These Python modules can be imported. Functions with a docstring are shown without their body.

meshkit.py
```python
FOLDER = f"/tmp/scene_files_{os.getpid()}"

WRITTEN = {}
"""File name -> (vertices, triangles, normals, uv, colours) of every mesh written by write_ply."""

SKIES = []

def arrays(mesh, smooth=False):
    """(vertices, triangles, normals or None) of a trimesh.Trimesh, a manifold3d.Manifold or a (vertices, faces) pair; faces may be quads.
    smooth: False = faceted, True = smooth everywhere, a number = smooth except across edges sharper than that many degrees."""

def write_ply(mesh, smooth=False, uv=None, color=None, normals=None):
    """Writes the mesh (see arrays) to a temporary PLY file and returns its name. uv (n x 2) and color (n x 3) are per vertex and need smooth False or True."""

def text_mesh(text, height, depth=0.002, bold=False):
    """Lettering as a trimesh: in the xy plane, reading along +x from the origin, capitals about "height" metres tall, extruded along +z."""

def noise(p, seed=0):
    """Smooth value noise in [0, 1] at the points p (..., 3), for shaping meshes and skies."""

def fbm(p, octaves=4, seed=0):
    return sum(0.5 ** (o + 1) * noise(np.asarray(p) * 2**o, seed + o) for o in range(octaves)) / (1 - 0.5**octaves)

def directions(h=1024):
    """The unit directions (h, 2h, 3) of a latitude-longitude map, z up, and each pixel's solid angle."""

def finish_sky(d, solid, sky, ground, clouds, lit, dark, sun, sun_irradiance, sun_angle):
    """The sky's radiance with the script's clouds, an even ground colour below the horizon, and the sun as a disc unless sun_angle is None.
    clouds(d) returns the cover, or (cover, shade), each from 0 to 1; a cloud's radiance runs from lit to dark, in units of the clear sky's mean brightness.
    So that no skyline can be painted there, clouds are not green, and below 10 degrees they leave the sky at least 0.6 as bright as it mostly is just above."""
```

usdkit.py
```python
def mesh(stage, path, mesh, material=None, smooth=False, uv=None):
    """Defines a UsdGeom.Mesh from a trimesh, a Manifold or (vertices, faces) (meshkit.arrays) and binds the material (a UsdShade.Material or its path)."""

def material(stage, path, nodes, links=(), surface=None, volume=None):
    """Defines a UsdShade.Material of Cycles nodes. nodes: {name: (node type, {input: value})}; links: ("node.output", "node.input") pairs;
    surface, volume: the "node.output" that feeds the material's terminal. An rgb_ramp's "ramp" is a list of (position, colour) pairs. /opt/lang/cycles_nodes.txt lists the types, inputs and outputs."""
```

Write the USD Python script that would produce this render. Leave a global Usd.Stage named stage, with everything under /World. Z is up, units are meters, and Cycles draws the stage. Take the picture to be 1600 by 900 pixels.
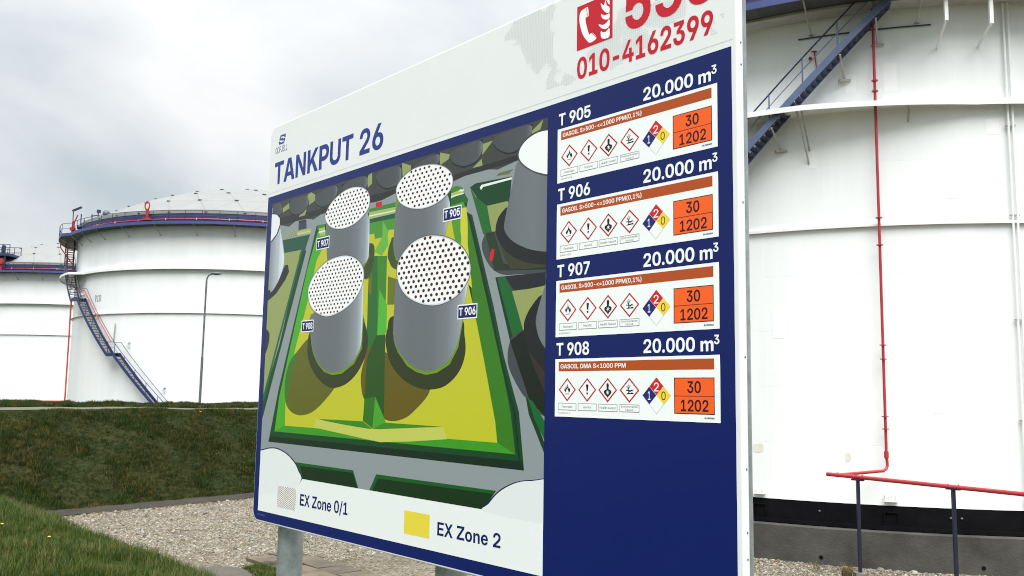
import glob, math, random
import numpy as np, trimesh, usdkit, meshkit
from pxr import Usd, UsdGeom, UsdLux, UsdShade, Gf, Sdf, Vt
import shapely
from shapely import affinity
from shapely.geometry import Polygon, box, Point, LineString

stage = Usd.Stage.CreateInMemory()
UsdGeom.SetStageUpAxis(stage, 'Z')
WORLD = UsdGeom.Xform.Define(stage, '/World')
RNG = np.random.default_rng(26)

# ------------------------------------------------------------------ camera
EYE = np.array([0.0, 0.0, 6.0])          # standing on the embankment, the tank pit floor is z = 0
PITCH, ROLL = 0.117307, 0.016364
fwd = np.array([0, math.cos(PITCH), math.sin(PITCH)]); up0 = np.array([0, -math.sin(PITCH), math.cos(PITCH)]); rt0 = np.array([1.0, 0, 0])
rt = math.cos(ROLL) * rt0 + math.sin(ROLL) * up0
upv = -math.sin(ROLL) * rt0 + math.cos(ROLL) * up0
cam = UsdGeom.Camera.Define(stage, '/World/camera')
cam.AddTransformOp().Set(Gf.Matrix4d(*rt, 0, *upv, 0, *(-fwd), 0, *EYE, 1))
cam.CreateHorizontalApertureAttr(36.0); cam.CreateFocalLengthAttr(36.0 * 1417.1346 / 1600)
cam.CreateClippingRangeAttr(Gf.Vec2f(0.05, 20000))
cam.CreateExposureAttr(2.15)

# ------------------------------------------------------------------ sky and light
SUN = np.array([0.07, -0.40, 0.91]); SUN /= np.linalg.norm(SUN)
sky_mat = usdkit.material(stage, '/World/Looks/sky_clouds', {
    'tc': ('texture_coordinate', {}),
    'map': ('mapping', {'scale': (1.0, 1.0, 1.9), 'location': (1.54, -7.75, 5.20)}),
    'n1': ('noise_texture', {'scale': 2.6, 'detail': 8.0, 'roughness': 0.50, 'distortion': 0.35}),
    'n2': ('noise_texture', {'scale': 1.15, 'detail': 3.0, 'roughness': 0.5}),
    'add': ('mix', {'mix_type': 'mix', 'fac': 0.5}),
    'ramp': ('rgb_ramp', {'ramp': [(0.0, (0.44, 0.55, 0.62)), (0.34, (0.54, 0.64, 0.70)), (0.43, (0.68, 0.76, 0.80)), (0.505, (0.93, 0.96, 0.975)), (0.58, (1.13, 1.135, 1.135)), (1.0, (1.25, 1.25, 1.24))]}),
    'gain': ('mix', {'mix_type': 'multiply', 'fac': 1.0, 'color2': (3.95, 3.95, 3.95)}),
    'sx': ('separate_xyz', {}), 'el': ('rgb_ramp', {'ramp': [(0.0, (0.84, 0.84, 0.84)), (0.30, (1.0, 1.0, 1.0)), (0.6, (1.35, 1.35, 1.35)), (1.0, (1.75, 1.75, 1.75))]}), 'ov': ('mix', {'mix_type': 'multiply', 'fac': 1.0}),
    'sky': ('sky_texture', {'sky_type': 'single_scattering', 'sun_disc': False, 'sun_elevation': float(math.asin(SUN[2])), 'sun_rotation': float(math.atan2(SUN[0], SUN[1]))}),
    'mx': ('mix', {'mix_type': 'mix', 'fac': 0.95}),
    'bg': ('background_shader', {'strength': 0.05}),
}, [('tc.generated', 'map.vector'), ('map.vector', 'n1.vector'), ('map.vector', 'n2.vector'), ('n1.fac', 'add.color1'), ('n2.fac', 'add.color2'),
    ('add.color', 'ramp.fac'), ('ramp.color', 'gain.color1'), ('sky.color', 'mx.color1'), ('tc.generated', 'sx.vector'), ('sx.z', 'el.fac'), ('gain.color', 'ov.color1'), ('el.color', 'ov.color2'), ('ov.color', 'mx.color2'), ('mx.color', 'bg.color')], surface='bg.background')
dome = UsdLux.DomeLight.Define(stage, '/World/sky')
UsdShade.MaterialBindingAPI.Apply(dome.GetPrim()).Bind(sky_mat)
dome.GetPrim().SetCustomDataByKey('kind', 'structure')
dome.GetPrim().SetCustomDataByKey('label', 'bright overcast sky with grey blue cloud bands')
sun = UsdLux.DistantLight.Define(stage, '/World/sun')
sun.CreateIntensityAttr(0.40); sun.CreateAngleAttr(60.0); sun.CreateColorAttr(Gf.Vec3f(1.0, 0.99, 0.97)); sun.CreateNormalizeAttr(True)
zax = SUN; xax = np.cross([0, 0, 1.0], zax); xax /= np.linalg.norm(xax); yax = np.cross(zax, xax)
sun.AddTransformOp().Set(Gf.Matrix4d(*xax, 0, *yax, 0, *zax, 0, 0, 0, 60, 1))

# ------------------------------------------------------------------ helpers
used = {}
def numbered(path):
    n = used.get(path, -1) + 1; used[path] = n
    return path if n == 0 else f'{path}_{n:03d}'
def tag(p, label=None, cat=None, group=None, kind=None):
    p = p.GetPrim() if hasattr(p, 'GetPrim') else p
    for k, v in (('label', label), ('category', cat), ('group', group), ('kind', kind)):
        if v: p.SetCustomDataByKey(k, v)
    return p
def thing(name, label, cat, loc=(0, 0, 0), rotz=0.0, group=None):
    x = UsdGeom.Xform.Define(stage, numbered('/World/' + name))
    x.AddTranslateOp().Set(Gf.Vec3d(*map(float, loc)))
    if rotz: x.AddRotateZOp().Set(float(rotz))
    return tag(x, label, cat, group)
def part(name, mesh, mat, parent=None, smooth=False, label=None):
    base = str(parent.GetPath()) if parent is not None else '/World'
    m = usdkit.mesh(stage, numbered(f'{base}/{name}'), mesh, mat, smooth=smooth)
    if label: tag(m, label)
    return m.GetPrim()
def holder(name, parent):
    return UsdGeom.Xform.Define(stage, numbered(f'{parent.GetPath()}/{name}')).GetPrim()
def lin(c):
    c = np.asarray(c, float) / 255
    return np.where(c < 0.04045, c / 12.92, ((c + 0.055) / 1.055) ** 2.4)
cat_ = trimesh.util.concatenate
def bx(sx, sy, sz, at=(0, 0, 0)):
    m = trimesh.creation.box((sx, sy, sz)); m.apply_translation(at); return m
def bar(a, b, r, sides=8):
    return trimesh.creation.cylinder(radius=r, segment=[np.asarray(a, float), np.asarray(b, float)], sections=sides)
def tube(pts, r, sides=8, closed=False):
    p = np.asarray(pts, float); n = len(p)
    t = (np.roll(p, -1, 0) - np.roll(p, 1, 0)) if closed else np.gradient(p, axis=0)
    t /= np.linalg.norm(t, axis=1, keepdims=True) + 1e-12
    ref = np.array([0, 0, 1.0]) if np.abs(t[:, 2]).max() < 0.95 else np.array([0.31, 0.95, 0.02])
    a = np.cross(t, ref); a /= np.linalg.norm(a, axis=1, keepdims=True) + 1e-12
    b = np.cross(t, a); ang = np.arange(sides) * 2 * np.pi / sides
    v = (p[:, None] + r * (np.cos(ang)[None, :, None] * a[:, None] + np.sin(ang)[None, :, None] * b[:, None])).reshape(-1, 3)
    f = []
    for i in range(n if closed else n - 1):
        i2 = (i + 1) % n
        for j in range(sides):
            k = (j + 1) % sides
            f += [[i * sides + j, i * sides + k, i2 * sides + k], [i * sides + j, i2 * sides + k, i2 * sides + j]]
    m = trimesh.Trimesh(v, f, process=False)
    if not closed:
        m = cat_([m] + [trimesh.Trimesh(np.vstack([v[o:o + sides], p[q][None]]), [[j, (j + 1) % sides, sides] for j in range(sides)], process=False) for o, q in ((0, 0), ((n - 1) * sides, -1))])
    return m
def pol(az, r, z):                       # tank coordinates: azimuth 0 faces -y, positive towards +x
    a = np.radians(az); return np.array([r * np.sin(a), -r * np.cos(a), z])
def sweep(profile, az, radial=None, zoff=None, closed_profile=True):
    """A profile of (radius, z) points swept round the tank axis along the azimuths az; radial / zoff add to it along the way."""
    az = np.asarray(az, float); pr = np.asarray(profile, float); n, k = len(az), len(pr)
    full = abs(az[-1] - az[0]) > 359.9
    if full: az = az[:-1]; n -= 1
    rad = np.zeros(n) if radial is None else np.asarray(radial)[:n]
    zo = np.zeros(n) if zoff is None else np.asarray(zoff)[:n]
    v = np.stack([np.stack([(pr[:, 0] + rad[i]) * math.sin(math.radians(az[i])), -(pr[:, 0] + rad[i]) * math.cos(math.radians(az[i])), pr[:, 1] + zo[i]], -1) for i in range(n)])
    f = []
    kk = k if closed_profile else k - 1
    for i in range(n if full else n - 1):
        i2 = (i + 1) % n
        for j in range(kk):
            j2 = (j + 1) % k
            f += [[i * k + j, i2 * k + j, i2 * k + j2], [i * k + j, i2 * k + j2, i * k + j2]]
    if not full and closed_profile:
        for o, s in ((0, 1), ((n - 1) * k, -1)):
            for j in range(1, k - 1): f.append([o, o + j, o + j + 1][::s])
    return trimesh.Trimesh(v.reshape(-1, 3), f, process=False)
def spline(pts, n=5):
    p = np.asarray(pts, float); out = []
    for i in range(len(p)):
        a, b_, c_, d_ = p[i - 1], p[i], p[(i + 1) % len(p)], p[(i + 2) % len(p)]
        for t in np.arange(n) / n: out.append(.5 * ((2 * b_) + (c_ - a) * t + (2 * a - 5 * b_ + 4 * c_ - d_) * t * t + (3 * b_ - a - 3 * c_ + d_) * t ** 3))
    return Polygon(out).buffer(0)
def chaikin(pts, it=2):
    p = np.asarray(pts, float)
    for _ in range(it):
        q = np.roll(p, -1, 0); p = np.stack([.78 * p + .22 * q, .22 * p + .78 * q], 1).reshape(-1, 2)
    return Polygon(p).buffer(0)
def rect_prof(r0, r1, z0, z1): return [(r0, z0), (r1, z0), (r1, z1), (r0, z1)]
def steps(a, b, d): return np.linspace(a, b, max(2, int(abs(b - a) / d) + 1))

# ------------------------------------------------------------------ materials
def paint(name, col, rough=0.45, var=0.06, scale=1.2, bump=0.0, bscale=40.0, metal=0.0, spec=0.5, streak=False):
    c = np.asarray(col, float)
    nodes = {'g': ('geometry', {}), 'mp': ('mapping', {'scale': (1, 1, 0.12 if streak else 1)}),
             'n': ('noise_texture', {'scale': scale, 'detail': 5.0, 'roughness': 0.6}),
             'r': ('rgb_ramp', {'ramp': [(0.3, tuple(c * (1 - var))), (0.7, tuple(np.minimum(c * (1 + var), 0.92)))]}),
             'p': ('principled_bsdf', {'roughness': rough, 'metallic': metal, 'specular_ior_level': spec})}
    links = [('g.position', 'mp.vector'), ('mp.vector', 'n.vector'), ('n.fac', 'r.fac'), ('r.color', 'p.base_color')]
    if bump:
        nodes['n2'] = ('noise_texture', {'scale': bscale, 'detail': 4.0}); nodes['b'] = ('bump', {'strength': bump, 'distance': 0.02})
        links += [('g.position', 'n2.vector'), ('n2.fac', 'b.height'), ('b.normal', 'p.normal')]
    return usdkit.material(stage, '/World/Looks/' + name, nodes, links, surface='p.BSDF')
M = {}
M['tank_white'] = paint('tank_white', (0.76, 0.78, 0.775), 0.42, 0.05, 0.7, streak=True)
M['trim_white'] = paint('trim_white', (0.76, 0.77, 0.76), 0.45, 0.05, 2.0)
M['skirt_black'] = paint('skirt_black', (0.0045, 0.0045, 0.0055), 0.7, 0.4, 1.5, spec=0.06)
M['concrete'] = paint('concrete', (0.050, 0.048, 0.042), 0.9, 0.45, 0.8, bump=0.6, bscale=14)
M['dome_grey'] = paint('dome_grey', (0.215, 0.222, 0.218), 0.6, 0.05, 0.6)
M['dome_grey_b'] = paint('dome_grey_b', (0.215, 0.222, 0.218), 0.6, 0.05, 0.6)
M['dome_seam'] = paint('dome_seam', (0.175, 0.18, 0.18), 0.6, 0.05)
M['blue'] = paint('blue_paint', (0.042, 0.060, 0.19), 0.45, 0.12, 1.5)
M['blue_dark'] = paint('dark_blue_paint', (0.020, 0.025, 0.092), 0.45, 0.15, 1.5)
M['stair_blue'] = paint('stair_blue', (0.080, 0.108, 0.205), 0.45, 0.12, 1.5)
M['stair_dark'] = paint('stair_dark_grating', (0.035, 0.042, 0.075), 0.55, 0.2, 2)
M['rail_dark'] = paint('rail_dark', (0.018, 0.020, 0.055), 0.45, 0.2, 2)
M['deck'] = paint('deck_underside', (0.05, 0.052, 0.055), 0.7, 0.25, 2)
M['galv'] = paint('galvanised', (0.30, 0.34, 0.345), 0.42, 0.22, 22.0, metal=0.55, bump=0.08, bscale=90)
M['grey_steel'] = paint('grey_steel', (0.36, 0.35, 0.32), 0.6, 0.15, 3)
M['lamp_grey'] = paint('lamp_grey', (0.095, 0.105, 0.12), 0.5, 0.1, 3)
M['red'] = paint('red_pipe', (0.35, 0.024, 0.032), 0.4, 0.12, 1.2)
M['orange_red'] = paint('orange_red_pipe', (0.46, 0.07, 0.04), 0.45, 0.12, 1.2)
M['post_blue'] = paint('navy_post', (0.007, 0.008, 0.026), 0.45, 0.2, 2)
M['sign_white'] = paint('sign_white', (0.74, 0.76, 0.755), 0.28, 0.015, 3.0)
M['mark_grey'] = paint('faded_marking', (0.18, 0.19, 0.2), 0.6, 0.2, 8)
M['dark_block'] = paint('weathered_block', (0.16, 0.145, 0.12), 0.9, 0.3, 9, bump=0.6, bscale=30)

M['patch_white'] = paint('patch_white', (0.82, 0.83, 0.82), 0.5, 0.02, 2.0)
M['stain'] = paint('old_stain', (0.62, 0.60, 0.52), 0.7, 0.08, 6.0)
M['print'] = usdkit.material(stage, '/World/Looks/printed_vinyl', {
    'a': ('attribute', {'attribute': 'print_color'}), 'g': ('geometry', {}), 'n': ('noise_texture', {'scale': 260.0, 'detail': 2.0}),
    'r': ('rgb_ramp', {'ramp': [(0.25, (0.98, 0.98, 0.98)), (0.75, (1.01, 1.01, 1.01))]}),
    'm': ('mix', {'mix_type': 'multiply', 'fac': 1.0}), 'p': ('principled_bsdf', {'roughness': 0.30, 'specular_ior_level': 0.24})},
    [('g.position', 'n.vector'), ('n.fac', 'r.fac'), ('a.color', 'm.color1'), ('r.color', 'm.color2'), ('m.color', 'p.base_color')], surface='p.BSDF')

def ground_mat(name, stops, scales, bump, bscale, rough=0.95, dist=0.05, vor=None):
    nodes = {'g': ('geometry', {}), 'n1': ('noise_texture', {'scale': scales[0], 'detail': 6.0, 'roughness': 0.65}), 'n2': ('noise_texture', {'scale': scales[1], 'detail': 5.0, 'roughness': 0.7}),
             'm': ('mix', {'mix_type': 'mix', 'fac': 0.5}), 'r': ('rgb_ramp', {'ramp': stops}), 'b': ('bump', {'strength': bump, 'distance': dist}), 'n3': ('noise_texture', {'scale': bscale, 'detail': 5.0, 'roughness': 0.7}),
             'p': ('principled_bsdf', {'roughness': rough, 'specular_ior_level': 0.15})}
    links = [('g.position', 'n1.vector'), ('g.position', 'n2.vector'), ('g.position', 'n3.vector'), ('n1.fac', 'm.color1'), ('n2.fac', 'm.color2'), ('m.color', 'r.fac'), ('n3.fac', 'b.height'), ('b.normal', 'p.normal')]
    if vor:
        nodes['v'] = ('voronoi_texture', {'scale': vor[0]}); nodes['vr'] = ('rgb_ramp', {'ramp': vor[1]}); nodes['sx'] = ('separate_color', {}); nodes['mm'] = ('mix', {'mix_type': 'multiply', 'fac': 1.0})
        links += [('g.position', 'v.vector'), ('v.color', 'sx.color'), ('sx.r', 'vr.fac'), ('vr.color', 'mm.color1'), ('r.color', 'mm.color2'), ('mm.color', 'p.base_color')]
    else: links.append(('r.color', 'p.base_color'))
    return usdkit.material(stage, '/World/Looks/' + name, nodes, links, surface='p.BSDF')
M['soil_grass'] = ground_mat('bank_turf', [(0.30, (0.006, 0.011, 0.003)), (0.45, (0.014, 0.021, 0.005)), (0.56, (0.028, 0.030, 0.009)), (0.70, (0.055, 0.045, 0.018))], (0.35, 3.0), 0.9, 9.0, dist=0.12)
M['near_turf'] = ground_mat('near_turf', [(0.30, (0.016, 0.028, 0.006)), (0.5, (0.035, 0.048, 0.010)), (0.70, (0.07, 0.065, 0.022))], (0.6, 5.0), 0.8, 20.0, dist=0.05)
GRAV = [(0.0, (0.30, 0.29, 0.27)), (0.25, (0.62, 0.60, 0.56)), (0.45, (1.0, 0.98, 0.93)), (0.6, (0.85, 0.75, 0.58)), (0.75, (1.25, 1.22, 1.17)), (0.9, (0.55, 0.47, 0.36)), (1.0, (1.4, 1.38, 1.34))]
M['gravel'] = ground_mat('gravel_bed', [(0.30, (0.115, 0.098, 0.070)), (0.5, (0.175, 0.160, 0.130)), (0.7, (0.225, 0.210, 0.180))], (0.22, 1.3), 0.8, 22.0, dist=0.04, vor=(15.0, GRAV))
M['tarmac'] = ground_mat('path_tarmac', [(0.3, (0.075, 0.067, 0.056)), (0.7, (0.125, 0.114, 0.098))], (1.0, 9.0), 0.5, 40.0)
M['edging'] = ground_mat('edging_concrete', [(0.3, (0.026, 0.022, 0.017)), (0.7, (0.062, 0.055, 0.045))], (0.7, 5.0), 0.6, 25.0)
M['crest_path'] = ground_mat('crest_path', [(0.3, (0.085, 0.092, 0.060)), (0.7, (0.14, 0.142, 0.105))], (0.7, 5.0), 0.4, 25.0)
M['slab'] = paint('paving_slab', (0.105, 0.082, 0.055), 0.9, 0.35, 1.6, bump=0.5, bscale=30)
M['slab_b'] = paint('paving_slab_dark', (0.08, 0.066, 0.047), 0.9, 0.35, 1.6, bump=0.5, bscale=30)
def vary(name, stops, rough=0.8, spec=0.2, trans=None):
    nodes = {'o': ('object_info', {}), 'r': ('rgb_ramp', {'ramp': stops}), 'p': ('principled_bsdf', {'roughness': rough, 'specular_ior_level': spec})}
    links = [('o.random', 'r.fac'), ('r.color', 'p.base_color')]; out = 'p.BSDF'
    if trans:
        nodes['t'] = ('translucent_bsdf', {}); nodes['mx'] = ('mix_closure', {'fac': trans}); links += [('r.color', 't.color'), ('p.BSDF', 'mx.closure1'), ('t.BSDF', 'mx.closure2')]; out = 'mx.closure'
    return usdkit.material(stage, '/World/Looks/' + name, nodes, links, surface=out)
def vary2(name, stops, rough, spec, trans, tint=None):
    nodes = {'o': ('object_info', {}), 'r': ('rgb_ramp', {'ramp': stops}), 'n': ('noise_texture', {'scale': 0.42, 'detail': 4.0, 'roughness': 0.6}), 'n2': ('noise_texture', {'scale': 2.4, 'detail': 2.0}), 'ad': ('mix', {'fac': 0.4}),
             't': ('rgb_ramp', {'ramp': tint or [(0.36, (0.85, 1.30, 0.62)), (0.46, (1.05, 1.22, 0.8)), (0.54, (1.25, 1.18, 0.9)), (0.64, (2.0, 1.7, 1.5))]}), 'm': ('mix', {'mix_type': 'multiply', 'fac': 1.0}),
             'p': ('principled_bsdf', {'roughness': rough, 'specular_ior_level': spec}), 'tr': ('translucent_bsdf', {}), 'mx': ('mix_closure', {'fac': trans})}
    return usdkit.material(stage, '/World/Looks/' + name, nodes, [('o.random', 'r.fac'), ('o.location', 'n.vector'), ('o.location', 'n2.vector'), ('n.fac', 'ad.color1'), ('n2.fac', 'ad.color2'), ('ad.color', 't.fac'), ('r.color', 'm.color1'), ('t.color', 'm.color2'), ('m.color', 'p.base_color'), ('m.color', 'tr.color'), ('p.BSDF', 'mx.closure1'), ('tr.BSDF', 'mx.closure2')], surface='mx.closure')
M['stone'] = vary2('loose_stone', [(0, (0.06, 0.052, 0.040)), (0.2, (0.15, 0.138, 0.115)), (0.45, (0.25, 0.238, 0.212)), (0.55, (0.20, 0.135, 0.07)), (0.65, (0.14, 0.125, 0.10)), (0.90, (0.27, 0.258, 0.232)), (1.0, (0.37, 0.36, 0.325))], 0.75, 0.2, 0.0, [(0.34, (0.72, 0.70, 0.64)), (0.44, (1.0, 0.97, 0.90)), (0.55, (1.12, 1.11, 1.06)), (0.66, (0.85, 0.78, 0.62))])
M['blade_bank'] = vary2('bank_grass', [(0, (0.008, 0.016, 0.003)), (0.35, (0.017, 0.030, 0.005)), (0.6, (0.030, 0.042, 0.008)), (0.85, (0.055, 0.050, 0.016)), (1, (0.095, 0.075, 0.032))], 0.7, 0.2, 0.25)
M['blade_near'] = vary('near_grass', [(0, (0.018, 0.042, 0.004)), (0.4, (0.036, 0.068, 0.007)), (0.7, (0.064, 0.090, 0.010)), (0.9, (0.10, 0.094, 0.024)), (1, (0.18, 0.145, 0.055))], 0.6, 0.25, 0.3)
M['weed'] = vary('weed_leaf', [(0, (0.10, 0.085, 0.03)), (1, (0.16, 0.12, 0.05))], 0.8, 0.2, 0.2)
M['petal'] = paint('yellow_petal', (0.72, 0.48, 0.02), 0.6, 0.1, 30)

# ------------------------------------------------------------------ terrain
def grid_mesh(P):                         # P: (n, m, 3)
    n, m = P.shape[:2]; i, j = np.meshgrid(np.arange(n - 1), np.arange(m - 1), indexing='ij')
    a = i * m + j; q = np.stack([a, a + m, a + m + 1, a + 1], -1).reshape(-1, 4)
    return trimesh.Trimesh(P.reshape(-1, 3), np.vstack([q[:, [0, 1, 2]], q[:, [0, 2, 3]]]), process=False)
def struct(name, mesh, mat, label, smooth=False):
    return tag(part(name, mesh, mat, None, smooth), label, None, None, 'structure')
gq = np.meshgrid(np.linspace(-3000, 3000, 13), np.linspace(-3000, 3000, 13), indexing='ij'); g = grid_mesh(np.stack([gq[0], gq[1], np.full((13, 13), -0.25)], -1))
struct('ground', g, M['soil_grass'], 'flat grassy polder ground reaching to the horizon')
# gravel floor of the tank pit
gx, gy = np.meshgrid(np.linspace(-45, 60, 106), np.linspace(4, 82, 80), indexing='ij')
gz = 0.05 * (meshkit.fbm(np.stack([gx * 0.35, gy * 0.35, gx * 0], -1), 3, 4) - 0.5)
TR = np.array([19.441, 49.880])          # centre of the near tank
gd = np.hypot(gx - TR[0], gy - TR[1]); gz = gz + 0.17 * np.clip((20.6 - gd) / 2.2, 0, 1)
struct('gravel_floor', grid_mesh(np.stack([gx, gy, gz], -1)), M['gravel'], 'pale gravel floor of the tank pit', True)
def floor_z(x, y):
    d = np.hypot(np.asarray(x) - TR[0], np.asarray(y) - TR[1]); return 0.05 * (meshkit.fbm(np.stack([np.asarray(x) * 0.35, np.asarray(y) * 0.35, np.asarray(x) * 0], -1), 3, 4) - 0.5) + 0.17 * np.clip((20.6 - d) / 2.2, 0, 1)
# far embankment: base line through B0 along BT, rising along BN
B0 = np.array([-18.7, 48.0]); BT = np.array([0.62, 0.7846]); BN = np.array([-0.7846, 0.62])
S_K = np.array([-0.4, 0.0, 0.7, 8.2, 9.0, 10.5, 12.4, 14.0, 16.5, 18.0, 21.0, 60.0, 160.0]); Z_K = np.array([-0.15, 0.02, 0.3, 4.20, 4.46, 4.56, 4.76, 4.82, 4.95, 4.85, 3.0, 2.6, 2.6])
def far_z(t, s):
    t, s = np.asarray(t, float), np.asarray(s, float)
    z = np.interp(s, S_K, Z_K); w = np.clip(s / 2, 0, 1) * np.clip((30 - s) / 5, 0, 1)
    z = z + w * (0.34 * (meshkit.fbm(np.stack([t * 0.22, s * 0.3, t * 0], -1), 4, 9) - 0.5) + 0.16 * (meshkit.fbm(np.stack([t * 1.3, s * 1.3, t * 0], -1), 3, 2) - 0.5) * ((s < 9.3) | (s > 12.6)))
    return z + 0.22 * np.exp(-((t + 17.5) / 5.0) ** 2) * np.exp(-((s - 16.5) / 1.8) ** 2)
ts = np.concatenate([np.arange(-60, -22, 2.0), np.arange(-22, 24, 0.33), np.arange(24, 90, 3.0)])
ss = np.concatenate([np.arange(-0.4, 22, 0.25), np.arange(22, 160, 6.0)])
T, S_ = np.meshgrid(ts, ss, indexing='ij')
far_xy = lambda t, s: (B0[0] + BT[0] * t + BN[0] * s, B0[1] + BT[1] * t + BN[1] * s)
X, Y = far_xy(T, S_)
struct('far_embankment', grid_mesh(np.stack([X, Y, far_z(T, S_)], -1)), M['soil_grass'], 'dark grassy embankment across the gravel pit below the left tanks', True)
def strip(t, s0, s1, zf, off):            # a thin sheet following the far embankment
    s = np.linspace(s0, s1, 5); a, b = np.meshgrid(t, s, indexing='ij'); x, y = far_xy(a, b); return grid_mesh(np.stack([x, y, zf(a, b) + off], -1))
struct('crest_path', strip(np.arange(-50, 60, 0.33), 11.35, 12.3, far_z, 0.03), M['crest_path'], 'pale narrow path along the crest of the far embankment', True)
wob = lambda t: 0.25 * (meshkit.fbm(np.stack([np.asarray(t) * 0.6, np.asarray(t) * 0, np.asarray(t) * 0], -1), 3, 5) - 0.5)
tt = np.arange(-40, 60, 0.4); pv = np.stack([np.stack([*far_xy(tt, -1.15 + wob(tt)), np.full_like(tt, 0.045)], -1), np.stack([*far_xy(tt, 0.25 + 0 * tt), np.full_like(tt, 0.16)], -1)], 1)
struct('gutter_strip', grid_mesh(pv), M['edging'], 'brownish concrete edging strip between gravel and far embankment')
# near embankment: crest line through C0 along CE, outward normal CO points into the pit
C0 = np.array([-2.79, 8.81]); CE = np.array([-0.6804, 0.7329]); CO = np.array([0.7329, 0.6804])
def near_xy(e, o): return C0[0] + CE[0] * e + CO[0] * o, C0[1] + CE[1] * e + CO[1] * o
def near_z(e, o):
    e, o = np.asarray(e, float), np.asarray(o, float)
    z = np.interp(o, [-30, -21, -14, -0.9, -0.2, 0.35, 7.4, 9], [-0.2, 0.0, 4.22, 4.32, 4.25, 4.05, 0.0, -0.2])
    return z + np.clip((8 - o) / 3, 0, 1) * (0.16 * (meshkit.fbm(np.stack([e * 0.5, o * 0.5, e * 0], -1), 4, 3) - 0.5))
es = np.concatenate([np.arange(-60, -14, 2.0), np.arange(-14, 22, 0.2), np.arange(22, 70, 2.0)]); os_ = np.concatenate([np.arange(-30, -5, 1.0), np.arange(-5, 3, 0.15), np.arange(3, 9.1, 0.5)])
E_, O_ = np.meshgrid(es, os_, indexing='ij'); X, Y = near_xy(E_, O_)
struct('near_embankment', grid_mesh(np.stack([X, Y, near_z(E_, O_)], -1)[::-1]), M['near_turf'], 'green grassy embankment the sign stands on at lower left', True)

# path, slabs and grass patch on the pit floor behind the sign
pp = np.array([(-10.9, 31.25), (-10.34, 31.55), (-9.7, 31.72), (-9.2, 31.68), (-8.7, 31.1), (-8.25, 30.4), (-7.6, 28.5), (-9.6, 28.5), (-10.4, 30.2)])
pm = trimesh.creation.extrude_polygon(Polygon(pp).buffer(0.25).buffer(-0.2), 0.07, engine='earcut'); pm.apply_translation((0, 0, -0.02))
struct('tarmac_path', pm, M['tarmac'], 'grey brown tarmac path end beside the gravel')
walk = UsdGeom.Xform.Define(stage, '/World/slab_walkway').GetPrim(); tag(walk, 'brown slab walkway on the pit floor behind the sign', None, None, 'structure')
a0, a1 = np.array([-7.75, 34.55]), np.array([-4.74, 31.09]); wd = (a1 - a0) / np.linalg.norm(a1 - a0); wn = np.array([-wd[1], wd[0]]) * -1
wn = wn if wn @ np.array([0, -1.0]) > 0 else -wn
for i in range(9):
    for j in range(2):
        L, Wd = 1.22, 1.05
        sl = trimesh.creation.extrude_polygon(box(-L / 2 + .03, -Wd / 2 + .03, L / 2 - .03, Wd / 2 - .03).buffer(-.02).buffer(.02), 0.09, engine='earcut')
        sl.apply_transform(trimesh.transformations.euler_matrix(RNG.normal(0, .012), RNG.normal(0, .012), math.atan2(wd[1], wd[0]) + RNG.normal(0, .008)))
        c = a0 + wd * (L * (i + .5 + .3 * j) - 0.4) + wn * (Wd * (j + .5)); sl.apply_translation((c[0], c[1], 0.01 + RNG.uniform(-.012, .012)))
        part('paving_slab', sl, M['slab' if RNG.random() < .6 else 'slab_b'], walk)

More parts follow.
